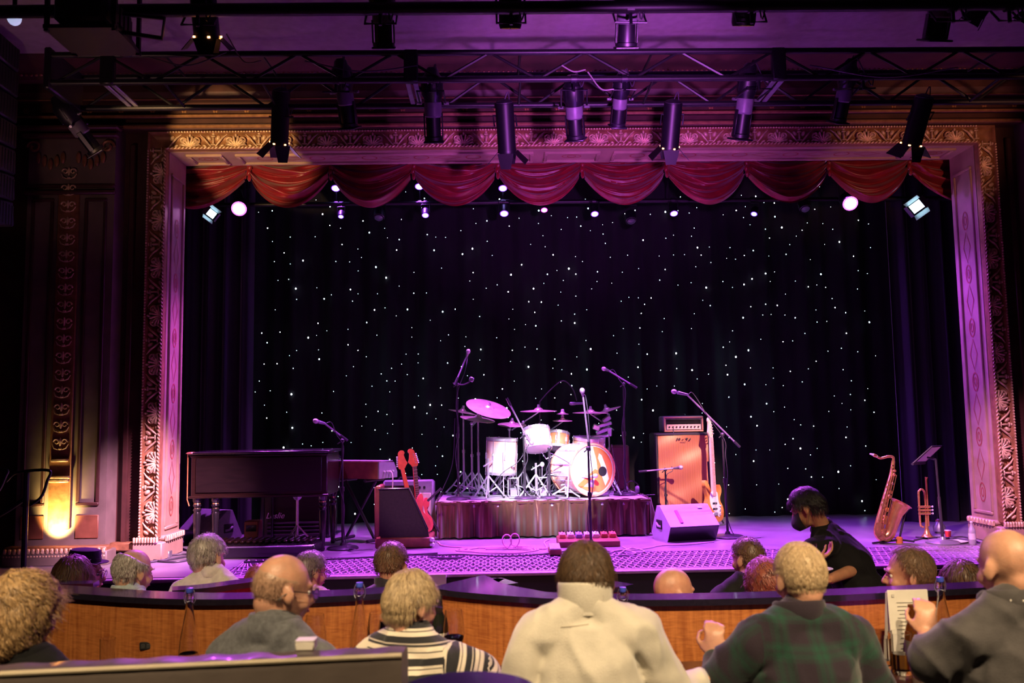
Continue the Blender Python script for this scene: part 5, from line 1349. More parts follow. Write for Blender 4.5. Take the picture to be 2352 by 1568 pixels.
# ================================================================== AUDIENCE FURNITURE
wm = bpy.data.materials.new('figured_maple'); wm.use_nodes = True
nt = wm.node_tree; L_ = nt.links; b_ = nt.nodes['Principled BSDF']; b_.inputs['Roughness'].default_value = .38; b_.inputs['Coat Weight'].default_value = .25
tc = nt.nodes.new('ShaderNodeTexCoord'); mp = nt.nodes.new('ShaderNodeMapping'); mp.inputs['Scale'].default_value = (3, 3, 26)
L_.new(tc.outputs['Object'], mp.inputs['Vector'])
n1 = nt.nodes.new('ShaderNodeTexNoise'); n1.inputs['Scale'].default_value = 4; n1.inputs['Detail'].default_value = 6; n1.inputs['Distortion'].default_value = 1.2
L_.new(mp.outputs[0], n1.inputs['Vector'])
mp2 = nt.nodes.new('ShaderNodeMapping'); mp2.inputs['Scale'].default_value = (22, 22, 1.5); L_.new(tc.outputs['Object'], mp2.inputs['Vector'])
n2 = nt.nodes.new('ShaderNodeTexNoise'); n2.inputs['Scale'].default_value = 3; n2.inputs['Detail'].default_value = 4; L_.new(mp2.outputs[0], n2.inputs['Vector'])
ad = nt.nodes.new('ShaderNodeMath'); ad.operation = 'ADD'; L_.new(n1.outputs['Fac'], ad.inputs[0]); L_.new(n2.outputs['Fac'], ad.inputs[1])
rp = nt.nodes.new('ShaderNodeValToRGB'); rp.color_ramp.elements[0].position = .36; rp.color_ramp.elements[0].color = (.30,.085,.022,1)
rp.color_ramp.elements[1].position = .66; rp.color_ramp.elements[1].color = (.56,.20,.055,1)
hv = nt.nodes.new('ShaderNodeMath'); hv.operation = 'MULTIPLY'; hv.inputs[1].default_value = .5; L_.new(ad.outputs[0], hv.inputs[0]); L_.new(hv.outputs[0], rp.inputs['Fac'])
L_.new(rp.outputs['Color'], b_.inputs['Base Color'])
ctop = mat('black_granite_top', (.014,.011,.022), .22, coat=.6, var=.3, vscale=60)
tabletop = mat('dark_brown_tabletop', (.06,.022,.012), .2, coat=.5, var=.3, vscale=6, stretch=(1,6,1))
ZP, ZTB = 1.18, .95

def partition(label, pix, width, overhang=.03, z=ZP, z0=.22, pts=None):
    """curved booth partition: wood panel with a polished black ledge; pix = front edge of the ledge"""
    P = pts or [on(px, py, z) for px, py in pix]
    C = bez([Vector((p.x,p.y,0)) for p in P], max(24, len(P)*6)); n = len(C)
    o = thing('booth_partition', label, 'partition', (C[0].x, C[0].y, z0))
    org = Vector((C[0].x, C[0].y, z0))
    nr = []
    for i in range(n):
        t = (C[min(i+1,n-1)]-C[max(i-1,0)]).normalized(); v = Vector((-t.y, t.x, 0)); nr.append(v if v.y > 0 else -v)
    wd = [width(i/(n-1)) if callable(width) else width for i in range(n)]
    def strip(fn_in, fn_out, za, zb, nm, m):
        vs = []
        for i in range(n):
            a, b = C[i]+nr[i]*fn_in(i), C[i]+nr[i]*fn_out(i)
            for q, zz in ((a,za),(b,za),(b,zb),(a,zb)): vs.append(Vector((q.x,q.y,zz))-org)
        fs = []
        for i in range(n-1):
            for k in range(4): fs.append((i*4+k, i*4+(k+1)%4, (i+1)*4+(k+1)%4, (i+1)*4+k))
        fs += [(0,1,2,3), tuple((n-1)*4+k for k in (3,2,1,0))]
        MB().add(vs, fs).build(nm, m, o, angle=30)
    strip(lambda i: overhang, lambda i: overhang+.06, z0, z-.028, 'wood_panel', wm)
    strip(lambda i: 0, lambda i: wd[i], z-.028, z, 'ledge', ctop)
    strip(lambda i: overhang-.012, lambda i: overhang+.065, z0, z0+.09, 'kick_board', M['blackpaint'])
    return o
pl_ = partition('long curved maple partition with black ledge at left', [(-120,1340),(0,1350),(140,1360),(300,1371),(450,1376),(600,1374),(760,1369),(880,1362),(965,1356)], .16)
pr_ = partition('long curved maple partition with black ledge at right', [(985,1349),(1060,1359),(1170,1368),(1300,1375),(1500,1377),(1700,1374),(1900,1367),(2050,1360),(2200,1352),(2380,1342),(2560,1333),(2700,1327)], lambda f: .42-.28*min(1, f*4.4))
partition('short maple partition running back behind the left ledge', [(395,1356),(470,1350),(540,1341),(620,1330)], .12, z=1.175, z0=0)
partition('small maple partition end behind the curly-haired woman', [(90,1338),(150,1341),(214,1339)], .10, z=1.12, z0=0)
partition('small maple counter with glossy top left of the cream pullover', [(1096,1340),(1145,1343),(1190,1338)], .20, z=1.06, z0=0)
partition('small maple counter with glossy top right of the cream pullover', [(1385,1350),(1425,1347),(1455,1341)], .20, z=1.06, z0=0)
p = on(336, 1371, ZP); q = at(336, 1483, p.y+.016)
op2 = thing('power_outlet', 'black power outlet plate on the left maple partition', 'outlet', (q.x, q.y, q.z))
MB().box((0,0,0), (.062,.012,.036), ch=.004).build('plate', M['rubber'], op2); 
for k in (-.013,.013): MB().box((k,-.007,0), (.018,.004,.02), ch=.002).build('socket', mat('dark_grey_plastic', (.05,.05,.05), .4, var=.1), op2)
def ptable(label, x0, x1, y0, y1):
    o = thing('booth_table', label, 'table', ((x0+x1)/2, (y0+y1)/2, .22))
    MB().box((0,0,ZTB-.22-.02), (x1-x0, y1-y0, .04), ch=.012).build('tabletop', tabletop, o)
    for sx in (-1,1):
        MB().tube([(sx*(x1-x0)*.3,0,.02),(sx*(x1-x0)*.3,0,ZTB-.26)], .035, 12).build('pedestal', M['blackmetal'], o)
        MB().lathe([(.22,0),(.22,.015),(.05,.03)], (sx*(x1-x0)*.3,0,0), 20).build('foot', M['blackmetal'], o)
ptable('dark brown table in front of the left partition', -2.2, -.12, 3.12, 3.80)
ptable('dark brown table in front of the right partition', -.05, 2.45, 3.05, 3.80)
# bench and booth backs
bgrey = mat('taupe_vinyl', (.10,.080,.072), .42, var=.2, vscale=5, bump=.12, bscale=30, coat=.15)
bk = thing('booth_bench', 'grey vinyl booth bench back across the bottom left', 'bench', (-.9, 2.2, .22))
bo_ = Vector((-.9,2.2,.22))
def bprof(u, v):
    # u along the bench, v around the profile
    a = on(-140, 1552, 1.36).lerp(on(922, 1503, 1.36), u); back = Vector((.06,.998,0)).normalized()
    pr = [(0,-1.1),(0,-.03),(.006,-.008),(.02,0),(.09,0),(.105,-.008),(.112,-.03),(.112,-1.1)]
    k = v*(len(pr)-1); i = min(int(k), len(pr)-2); f_ = k-i
    d, h = pr[i][0]*(1-f_)+pr[i+1][0]*f_, pr[i][1]*(1-f_)+pr[i+1][1]*f_
    return Vector((a.x,a.y,1.36))+back*d+Vector((0,0,h+.002*math.sin(u*60)*(v>.2 and v<.8)))-bo_
mbk = MB().grid(60, 8, bprof)
n0 = len(mbk.v); mbk.f.append(tuple(59+60*j for j in range(8))); mbk.f.append(tuple(60*j for j in range(7,-1,-1)))
mbk.build('backrest', bgrey, bk, angle=30)
pa, pb_ = on(-140,1552,1.36), on(922,1503,1.36)
MB().tube([Vector((pa.x,pa.y+.004,1.357))-bo_, Vector((pb_.x,pb_.y+.004,1.357))-bo_], .007, 8).build('piping', mat('cream_piping', (.55,.47,.34), .45, var=.15), bk)
MB().box((0,.42,.22), (1.9,.45,.44), ch=.04).build('seat', bgrey, bk)
bk2 = thing('booth_bench', 'dark bench seat under the three people at right', 'bench', (1.35, 2.72, .22))
MB().box((0,0,.20), (2.6,.48,.40), ch=.04).build('seat', bgrey, bk2); MB().box((0,-.27,.40), (2.6,.06,.30), ch=.02).build('backrest', bgrey, bk2)
# photographer's own counter end
fc = thing('counter_end', 'glossy black counter end with a violet reflection painted into its top at the bottom centre', 'counter', (0,0,.5))
fcx = on(1078, 1541, 1.40)
oc = []
ang = math.radians(8)
for k in range(21):
    a = PI*k/20; oc.append((.15*math.cos(a), .15*math.sin(a)))
oc += [(-.15,-.75),(.15,-.75)]
X4 = Matrix.Translation((fcx.x+.0, fcx.y-.15, -.5)) @ Matrix.Rotation(-.10, 4, 'Z')
MB().prism(oc, 1.36, 1.40, axis='z', M4=X4).build('top', mat('violet_reflection_top', (.05,.035,.14), .28, coat=.5, var=.2, vscale=60), fc, angle=30)  # violet reflection of the stage light put into the base colour
MB().prism([(x*.8,y*.8-.02) for x,y in oc], .5, 1.36, axis='z', M4=X4).build('panel', wm, fc, angle=30)
# small white candle box on the bench back
p = on(698, 1497, 1.36); cb = thing('candle_box', 'small cream box standing on the bench back', 'box', (p.x, p.y+.03, 1.36))
MB().box((0,0,.013), (.052,.045,.026), ch=.004).build('box_body', M['paper'], cb); MB().box((.0,0,.0265), (.053,.046,.003), ch=.001).build('lid', M['white'], cb)

# ---- glassware
glass = mat('clear_glass', (.95,.95,.97), .02, trans=1.0, ior=1.45, var=.01)
glassb = mat('brown_glass', (.30,.09,.015), .05, trans=.75, ior=1.45, var=.05)
darkg = mat('dark_green_glass', (.012,.014,.010), .06, var=.1, coat=.5)
redw = mat('red_wine', (.10,.004,.008), .05, trans=.25, var=.05)
beer = mat('amber_beer', (.75,.30,.04), .08, trans=.6, ior=1.33, var=.05)
bluecap = mat('blue_stopper', (.06,.10,.65), .35, var=.1)
def swing_bottle(label, px, py, Y=3.72):
    t = at(px, py, Y); h = t.z-ZTB
    o = thing('swing_top_bottle', label, 'bottle', (t.x, Y, ZTB), 0, 'clear swing-top water bottles')
    H = h-.018
    outer = [(.036,0),(.040,.006),(.041,H*.30),(.038,H*.42),(.026,H*.62),(.016,H*.80),(.0145,H*.90),(.019,H*.91),(.019,H*.96),(.0155,H*.965),(.0155,H)]
    inner = [(.011,H),(.011,H*.8),(.022,H*.62),(.034,H*.42),(.037,H*.30),(.036,.012),(.001,.010)]
    MB().lathe(outer+inner, n=28).build('glass_body', glass, o)
    MB().lathe([(.001,.011),(.0355,.012),(.0365,H*.28),(.001,H*.28)], n=24).build('water', mat('water', (.9,.93,.95), .02, trans=1.0, ior=1.33, var=.01), o)
    MB().lathe([(.012,H*.99),(.015,H+.004),(.014,H+.018),(.004,H+.020),(.001,H+.020)], n=16).build('stopper', bluecap, o)
    m_ = MB()
    for sg in (1,-1): m_.tube(bez([(sg*.017,0,H*.87),(sg*.024,.004,H*.92),(sg*.022,0,H*.98),(sg*.016,0,H+.010)], 12), .0014, 5)
    m_.tube(bez([(.019,0,H*.93),(0,-.022,H*.90),(-.019,0,H*.93)], 12), .0014, 5)
    m_.build('wire_bail', M['steel'], o)
    return o
swing_bottle('swing-top water bottle between the curly-haired woman and bald man', 436, 1350)
swing_bottle('swing-top water bottle right of the bald man with glasses', 826, 1337)
swing_bottle('swing-top water bottle right of the cream pullover', 1430, 1348)
swing_bottle('swing-top water bottle beside the white menu card', 2159, 1325)
def wine_glass(label, px, py, Y, wine=None, sc=1.0):
    t = at(px, py, Y); H = t.z-ZTB
    o = thing('wine_glass', label, 'glass', (t.x, Y, ZTB), 0, 'stemmed wine glasses')
    b0 = H*.42
    MB().lathe([(.036,0),(.036,.003),(.006,.008),(.004,.02),(.004,b0-.01),(.014,b0),(.034,b0+.02),(.044,b0+(H-b0)*.40),(.043,b0+(H-b0)*.6),(.034,H),(.0325,H),(.041,b0+(H-b0)*.6),(.042,b0+(H-b0)*.40),(.032,b0+.022),(.010,b0+.006),(.001,b0+.004)], n=28).build('glass_body', glass, o)
    if wine: MB().lathe([(.001,b0+.006),(.010,b0+.008),(.031,b0+.023),(.0405,b0+(H-b0)*.34),(.001,b0+(H-b0)*.34)], n=24).build('wine', wine, o)
    return o
wine_glass('glass of red wine beside the bald man with glasses', 724, 1411, 3.5, redw)
wine_glass('empty wine glass left of the striped sweater', 868, 1407, 3.6)
wine_glass('empty wine glass right of the wine bottle', 1042, 1400, 3.6, redw)
wine_glass('small wine glass peeping beside the striped shoulder', 892, 1424, 3.45)
def tumbler(label, px, ytop, Y, r, fill=None, fh=.5, name='tumbler'):
    t = at(px, ytop, Y); H = max(.07, t.z-ZTB)
    o = thing(name, label, 'glass', (t.x, Y, ZTB))
    MB().lathe([(r*.86,0),(r*.9,.004),(r,H),(r*.94,H),(r*.84,.016),(.001,.014)], n=28).build('glass_body', glass, o)
    if fill: MB().lathe([(.001,.015),(r*.835,.017),(r*(.84+.1*fh)*.99,H*fh),(.001,H*fh)], n=24).build('drink', fill, o)
    return o
tumbler('empty water tumbler left of the pint of beer', 2021, 1462, 3.62, .040, mat('water', (.9,.93,.95)), .3)
tumbler('half full glass of amber beer before the menu card', 2066, 1452, 3.55, .044, beer, .5, 'beer_glass')
tumbler('small clear tumbler beside the black jacket', 248, 1466, 3.6, .030)
bt = at(2093, 1388, 3.66); o = thing('beer_bottle', 'brown beer bottle before the menu card', 'bottle', (bt.x, 3.66, ZTB)); H = bt.z-ZTB
MB().lathe([(.028,0),(.031,.006),(.031,H*.52),(.026,H*.62),(.015,H*.76),(.0125,H*.93),(.015,H*.94),(.015,H),(.011,H),(.009,H*.8),(.026,H*.55),(.027,.01),(.001,.008)], n=24).build('glass_body', glassb, o)
MB().lathe([(.0315,H*.16),(.0315,H*.44)], n=24).build('paper_label', mat('dark_label', (.10,.08,.07), .6, var=.2), o)
wb = at(1008, 1380, 3.68); o = thing('wine_bottle', 'dark wine bottle with white label behind the striped sweater', 'bottle', (wb.x, 3.68, ZTB)); H = wb.z-ZTB+.02
MB().lathe([(.034,0),(.037,.006),(.037,H*.60),(.030,H*.70),(.016,H*.80),(.014,H*.97),(.0155,H*.975),(.0155,H),(.001,H)], n=24).build('glass_body', darkg, o)
MB().lathe([(.0375,H*.18),(.0375,H*.54)], n=24).build('paper_label', M['paper'], o)
# menu card standing on the table
c0, c1 = at(2044, 1360, 3.74), at(2137, 1353, 3.74)
mc = thing('menu_card', 'white menu card standing upright beside the brown beer bottle', 'menu', ((c0.x+c1.x)/2, 3.76, ZTB))
MW, MH = c1.x-c0.x, (c0.z+c1.z)/2-ZTB
MB().box((0,0,MH/2), (MW,.006,MH), rot=(-.06,0,0), ch=.002).build('card', M['paper'], mc)
MB().box((0,.045,MH*.48), (MW,.004,MH*.98), rot=(.16,0,0), ch=.001).build('back_flap', M['paper'], mc)
m_ = MB()
rr = random.Random(2)
for k in range(12): m_.box((rr.uniform(-.01,.01), -.0062-.06*(MH*.82-k*MH*.055-MH/2)*-1, MH*.82-k*MH*.055), (MW*rr.uniform(.45,.72), .0012, .0022), rot=(-.06,0,0))
m_.box((-MW*.38, -.0062+.06*MH*.42, MH*.92), (.012,.0012,.012), rot=(-.06,0,0)); q_ = m_.build('printed_lines', mat('grey_print', (.52,.49,.44), .7, var=.1), mc)
# ================================================================== PEOPLE
def capsule(mb, p0, p1, r0, r1, n=12):
    p0, p1 = Vector(p0), Vector(p1); d = p1-p0; L = d.length
    if L < 1e-6: mb.ell(p0, r0, n, 8); return
    d.normalize(); pts = []; rad = []
    for k in range(1, 5):
        a = PI/2*(1-k/4.5); pts.append(p0-d*r0*math.sin(a)); rad.append(r0*math.cos(a))
    for k in range(0, 5): t = k/4; pts.append(p0+(p1-p0)*t); rad.append(r0+(r1-r0)*t)
    for k in range(4, 0, -1):
        a = PI/2*(1-k/4.5); pts.append(p1+d*r1*math.sin(a)); rad.append(r1*math.cos(a))
    mb.tube(pts, rad, n)
def remesh(mb, vox, sm=4):
    me = bpy.data.meshes.new('tmp'); me.from_pydata(mb.v, [], mb.f); me.update()
    bm = bmesh.new(); bm.from_mesh(me); bmesh.ops.recalc_face_normals(bm, faces=bm.faces); bm.to_mesh(me); bm.free()
    o = bpy.data.objects.new('tmp', me); COL.objects.link(o)
    r = o.modifiers.new('r', 'REMESH'); r.mode = 'VOXEL'; r.voxel_size = vox; r.use_smooth_shade = True
    s = o.modifiers.new('s', 'SMOOTH'); s.factor = .5; s.iterations = sm
    dg = bpy.context.evaluated_depsgraph_get(); out = bpy.data.meshes.new_from_object(o.evaluated_get(dg))
    bpy.data.objects.remove(o); bpy.data.meshes.remove(me); out.materials.clear(); return out
def cloth_mat(name, col, rough=.75, var=.2, vscale=30, bump=.25, bscale=260, kind=None, sheen=.2):
    if name in MATS: return MATS[name]
    m = mat(name, col, rough, var=var, vscale=vscale, bump=bump, bscale=bscale, sheen=sheen, spec=.2)
    if kind:
        nt = m.node_tree; L = nt.links; b = nt.nodes['Principled BSDF']
        at_ = nt.nodes.new('ShaderNodeAttribute'); at_.attribute_name = 'pat'
        sp = nt.nodes.new('ShaderNodeSeparateXYZ'); L.new(at_.outputs['Vector'], sp.inputs[0])
        def M2(op, a, bb=None):
            q = nt.nodes.new('ShaderNodeMath'); q.operation = op
            for i, v in enumerate((a, bb)):
                if v is None: continue
                if isinstance(v, (int, float)): q.inputs[i].default_value = v
                else: L.new(v, q.inputs[i])
            return q.outputs[0]
        def ramp(v, stops):
            r = nt.nodes.new('ShaderNodeValToRGB'); r.color_ramp.interpolation = 'CONSTANT'; e = r.color_ramp.elements
            while len(e) < len(stops): e.new(.5)
            for k, (p, c) in enumerate(stops): e[k].position = p; e[k].color = (*c, 1)
            L.new(v, r.inputs['Fac']); return r.outputs['Color']
        if kind == 'stripe':
            f = M2('FRACT', M2('MULTIPLY', sp.outputs[2], 1/.115))
            W, K, G = (.62,.56,.46), (.02,.02,.024), (.45,.40,.34)
            c = ramp(f, [(0,W),(.14,K),(.17,W),(.30,K),(.36,G),(.40,K),(.58,W),(.70,K),(.73,W),(.80,K)])
            L.new(c, b.inputs['Base Color'])
        else:
            G, K = (.011,.046,.030), (.020,.013,.022)
            fx = M2('FRACT', M2('MULTIPLY', sp.outputs[0], 1/.115)); fz = M2('FRACT', M2('MULTIPLY', sp.outputs[2], 1/.115))
            s1 = [(0,(0,)*3),(.30,(.5,)*3),(.40,(1,)*3),(.52,(.55,)*3),(.60,(1,)*3),(.72,(.5,)*3),(.80,(0,)*3)]
            a1, a2 = ramp(fx, s1), ramp(fz, s1)
            mx = nt.nodes.new('ShaderNodeMix'); mx.data_type = 'RGBA'; mx.inputs['A'].default_value = (*K,1); mx.inputs['B'].default_value = (*G,1)
            L.new(M2('MULTIPLY', M2('ADD', a1, a2), .5), mx.inputs['Factor']); L.new(mx.outputs['Result'], b.inputs['Base Color'])
    return m
def skin_mat(name, col):
    if name in MATS: return MATS[name]
    m = mat(name, col, .45, var=.18, vscale=22, bump=.12, bscale=160); b = m.node_tree.nodes['Principled BSDF']
    b.inputs['Subsurface Weight'].default_value = .12; b.inputs['Subsurface Radius'].default_value = (.02,.007,.004); b.inputs['Subsurface Scale'].default_value = .5
    return m
def hair_mat(name, col, col2=None):
    if name in MATS: return MATS[name]
    m = mat(name, col, .42); nt = m.node_tree; b = nt.nodes['Principled BSDF']
    g = nt.nodes.new('ShaderNodeNewGeometry'); r = nt.nodes.new('ShaderNodeValToRGB')
    c2 = col2 or tuple(c*.35 for c in col)
    r.color_ramp.elements[0].color = (*c2,1); r.color_ramp.elements[1].color = (*[min(1,c*1.35) for c in col],1)
    nt.links.new(g.outputs['Random Per Island'], r.inputs['Fac']); nt.links.new(r.outputs['Color'], b.inputs['Base Color'])
    return m
SK = dict(fair=skin_mat('fair_skin', (.58,.30,.20)), tan=skin_mat('tanned_skin', (.52,.25,.14)), pale=skin_mat('pale_skin', (.62,.36,.26)), brown=skin_mat('brown_skin', (.30,.13,.07)))
EYEW = mat('eye_white', (.75,.72,.68), .2, var=.05); IRIS = mat('iris', (.05,.03,.02), .2, var=.1); LIP = mat('lips', (.45,.16,.13), .45, var=.1)
def sstep(a, b, x):
    t = max(0, min(1, (x-a)/(b-a))); return t*t*(3-2*t)
def hair_thick(style, d):
    """hair thickness factor for a direction on the skull: y forward, z up"""
    x, y, z = d
    side = sstep(-.2, .15, y)
    line = -.62 + .62*sstep(-.25, .15, y) + .55*sstep(.35, .9, y)     # hairline height
    full = sstep(line-.07, line+.07, z)
    full *= 1 - sstep(.74, .88, abs(x))*sstep(-.34, -.2, y)*(1-sstep(.0, .16, z))
    if style == 'receding':
        line = -.62 + .62*sstep(-.25, .15, y) + .85*sstep(.12, .6, y); return sstep(line-.07, line+.07, z)
    if style == 'bald': return 0
    if style == 'stubble': return full*(1-sstep(-.1, .5, z+.15*y))
    if style == 'balding': return full*(1-sstep(.30, .62, z+.35*y))
    if style == 'thin': return full*(1-.30*sstep(.55, .8, z-.1*y)*sstep(-.6, .2, y))
    if style == 'long':
        line = -1.2 + 1.25*sstep(.15, .5, y) + .5*sstep(.5, .9, y); return sstep(line-.07, line+.07, z)
    return full
def make_hair(H, style, m, parent, org, thick=.012, n_str=1400, length=.045, curl=0.0, seed=1, hs=1.0, wid=.0016, drop=0.0, back=0.0):
    rr = random.Random(seed)
    R = Vector((.078,.098,.098)); c0 = Vector((0,-.012,.020))
    mb = MB()
    def surf(d, extra=0.0):
        t = hair_thick(style, d)
        k = 1/math.sqrt((d.x/R.x)**2+(d.y/R.y)**2+(d.z/R.z)**2)
        nz = noise.noise(d*3.2+Vector((seed*3.1,0,0)))*.35 + noise.noise(d*8+Vector((0,seed*2.3,0)))*.15
        lowback = max(0, -d.y)*max(0, -d.z+.1)
        th = (thick*(1+nz)*t + ((-.012) if style != 'stubble' else -.006)*(1-t)) + back*lowback*t
        p = c0 + d*(k+th+extra*t)
        if drop and d.z < .1: p.z -= drop*t*min(1, (.1-d.z)*1.4)
        return p, t
    nu, nv = 44, 30; vs = []; fs = []
    for j in range(nv):
        a = -PI/2+PI*(j+.5)/nv
        for i in range(nu):
            b = 2*PI*i/nu; p, t = surf(Vector((math.cos(a)*math.cos(b), math.cos(a)*math.sin(b), math.sin(a)))); vs.append(p*hs)
    for j in range(nv-1):
        for i in range(nu):
            i2 = (i+1)%nu; fs.append((j*nu+i, j*nu+i2, (j+1)*nu+i2, (j+1)*nu+i))
    fs.append(tuple((nv-1)*nu+i for i in range(nu))); fs.append(tuple(range(nu-1,-1,-1)))
    mb.add(vs, fs)
    crown = Vector((.02,-.55,.83)).normalized(); made = 0; tries = 0
    while made < n_str and tries < n_str*8:
        tries += 1
        d = Vector((rr.gauss(0,1), rr.gauss(0,1), rr.gauss(0,1))).normalized(); p, t = surf(d)
        if t < .45: continue
        made += 1
        nrm = Vector((d.x/R.x**2, d.y/R.y**2, d.z/R.z**2)).normalized()
        flow = (d-crown); flow = flow-nrm*flow.dot(nrm); grav = Vector((0,-.1,-1)); grav = grav-nrm*grav.dot(nrm)
        f = (flow*.8+grav*.7+Vector((rr.uniform(-.3,.3), rr.uniform(-.3,.3), rr.uniform(-.2,.2)))).normalized()
        L = length*rr.uniform(.6,1.25); q = p-nrm*.003; pts = [q]
        sd = nrm.cross(f); w_ = wid*rr.uniform(.7,1.5)
        ph = rr.uniform(0,6.28); seg = 7 if curl else 4
        for s in range(1, seg+1):
            u = s/seg
            if curl: off = (sd*math.sin(ph+u*7)+nrm*math.cos(ph+u*7))*curl*u**.4
            else: off = nrm*(.006*math.sin(u*PI)+.002*rr.random())+sd*.004*math.sin(ph+u*2)
            base = p + f*L*u
            dd = (base-c0).normalized(); sp_, tt = surf(dd)
            on_s = sp_ if tt > .5 else base-Vector((0,0,.004))*u
            pts.append(on_s+off)
        o0 = len(mb.v)
        for s, q in enumerate(pts):
            ww = w_*(1-.75*s/seg)*(1.0 if s else .7); mb.v.append(tuple((q-sd*ww)*hs)); mb.v.append(tuple((q+nrm*ww*.9)*hs)); mb.v.append(tuple((q+sd*ww)*hs))
        for s in range(seg):
            a = o0+s*3; mb.f += [(a,a+1,a+4,a+3), (a+1,a+2,a+5,a+4)]
    mb.v = [tuple(H@Vector(v)-org) for v in mb.v]
    me = bpy.data.meshes.new('hair'); me.from_pydata(mb.v, [], mb.f); me.update(); me.shade_smooth(); me.materials.append(m)
    return link('hair', me, parent)
def head_blobs(mb, H, hs, ear=True):
    R3 = H.to_3x3().normalized()
    def e(c, r, rot=None):
        Rm = R3 @ Euler(rot).to_matrix() if rot else R3
        mb.ell(H@(Vector(c)*hs), tuple(v*hs for v in r), 16, 12, rot=Rm)
    e((0,-.012,.024), (.076,.096,.092)); e((0,.020,-.02), (.064,.074,.085)); e((0,.030,-.070), (.050,.053,.044)); e((0,.070,-.096), (.024,.020,.020))
    e((0,.080,.022), (.046,.016,.013)); e((0,-.05,-.05), (.052,.045,.05))
    for s in (1,-1):
        e((s*.036,.062,-.036), (.026,.028,.028)); e((s*.012,.099,-.036), (.009,.010,.008))
        if ear: e((s*.083,-.010,-.012), (.009,.022,.034), (.25,0,s*-.55)); e((s*.080,.002,-.042), (.007,.010,.012))
    capsule(mb, H@(Vector((0,.090,.006))*hs), H@(Vector((0,.113,-.030))*hs), .008*hs, .012*hs, 8)
    e((0,.090,-.058), (.022,.012,.007)); e((0,.088,-.070), (.020,.012,.008))
def hand_blobs(mb, w, fwd, pn, size=1.0, curl=.9, side=1):
    """w wrist, fwd along the hand, pn palm normal; five fingers bent by curl"""
    fwd = Vector(fwd).normalized(); pn = Vector(pn); pn = (pn-fwd*pn.dot(fwd)).normalized(); sx = fwd.cross(pn)*side; w = Vector(w); s = size
    R3 = Matrix((sx*side, fwd, pn)).transposed()
    mb.ell(w+fwd*.048*s, (.040*s,.052*s,.017*s), 12, 8, rot=R3)
    for k, (ox, ln) in enumerate(((-.030,.075),(-.010,.085),(.011,.080),(.030,.062))):
        b = w+fwd*.088*s+sx*ox*s; d = fwd.copy(); r = .0088*s
        for q, fr in enumerate((.45,.32,.23)):
            ang = curl*(.55,.9,.7)[q]*(1+.08*k); d = (d*math.cos(ang)+pn*math.sin(ang)).normalized()
            e = b+d*ln*fr*s; capsule(mb, b, e, r, r*.93, 8); b = e; r *= .93
    b = w+fwd*.025*s-sx*.034*s; d = (fwd*.75-sx*.55+pn*.35).normalized(); r = .0105*s
    for q, ln in enumerate((.040,.032,.026)):
        e = b+d*ln*s; capsule(mb, b, e, r, r*.92, 8); b = e; r *= .92; d = (d+pn*.35*curl+sx*.45*curl).normalized()
def smooth_noise_disp(me, amp, sc, seed, fn=None):
    n = len(me.vertices); co = np.empty(n*3); me.vertices.foreach_get('co', co); co = co.reshape(-1,3)
    no = np.empty(n*3); me.vertex_normals.foreach_get('vector', no); no = no.reshape(-1,3)
    d = np.empty(n)
    for i in range(n):
        x, y, z = co[i]; a = noise.noise(Vector((x*sc*.75+seed, y*sc, z*sc*.55+.6*abs(x)*sc))); a2 = noise.noise(Vector((x*sc*.5, y*sc*.5+seed, z*sc*1.6)))
        d[i] = max(0., 1-abs(a)*3.0)**1.5*1.0+a2*.9
    co += no*(d*amp)[:,None]; me.vertices.foreach_set('co', co.ravel()); me.update()
PCOUNT = 0
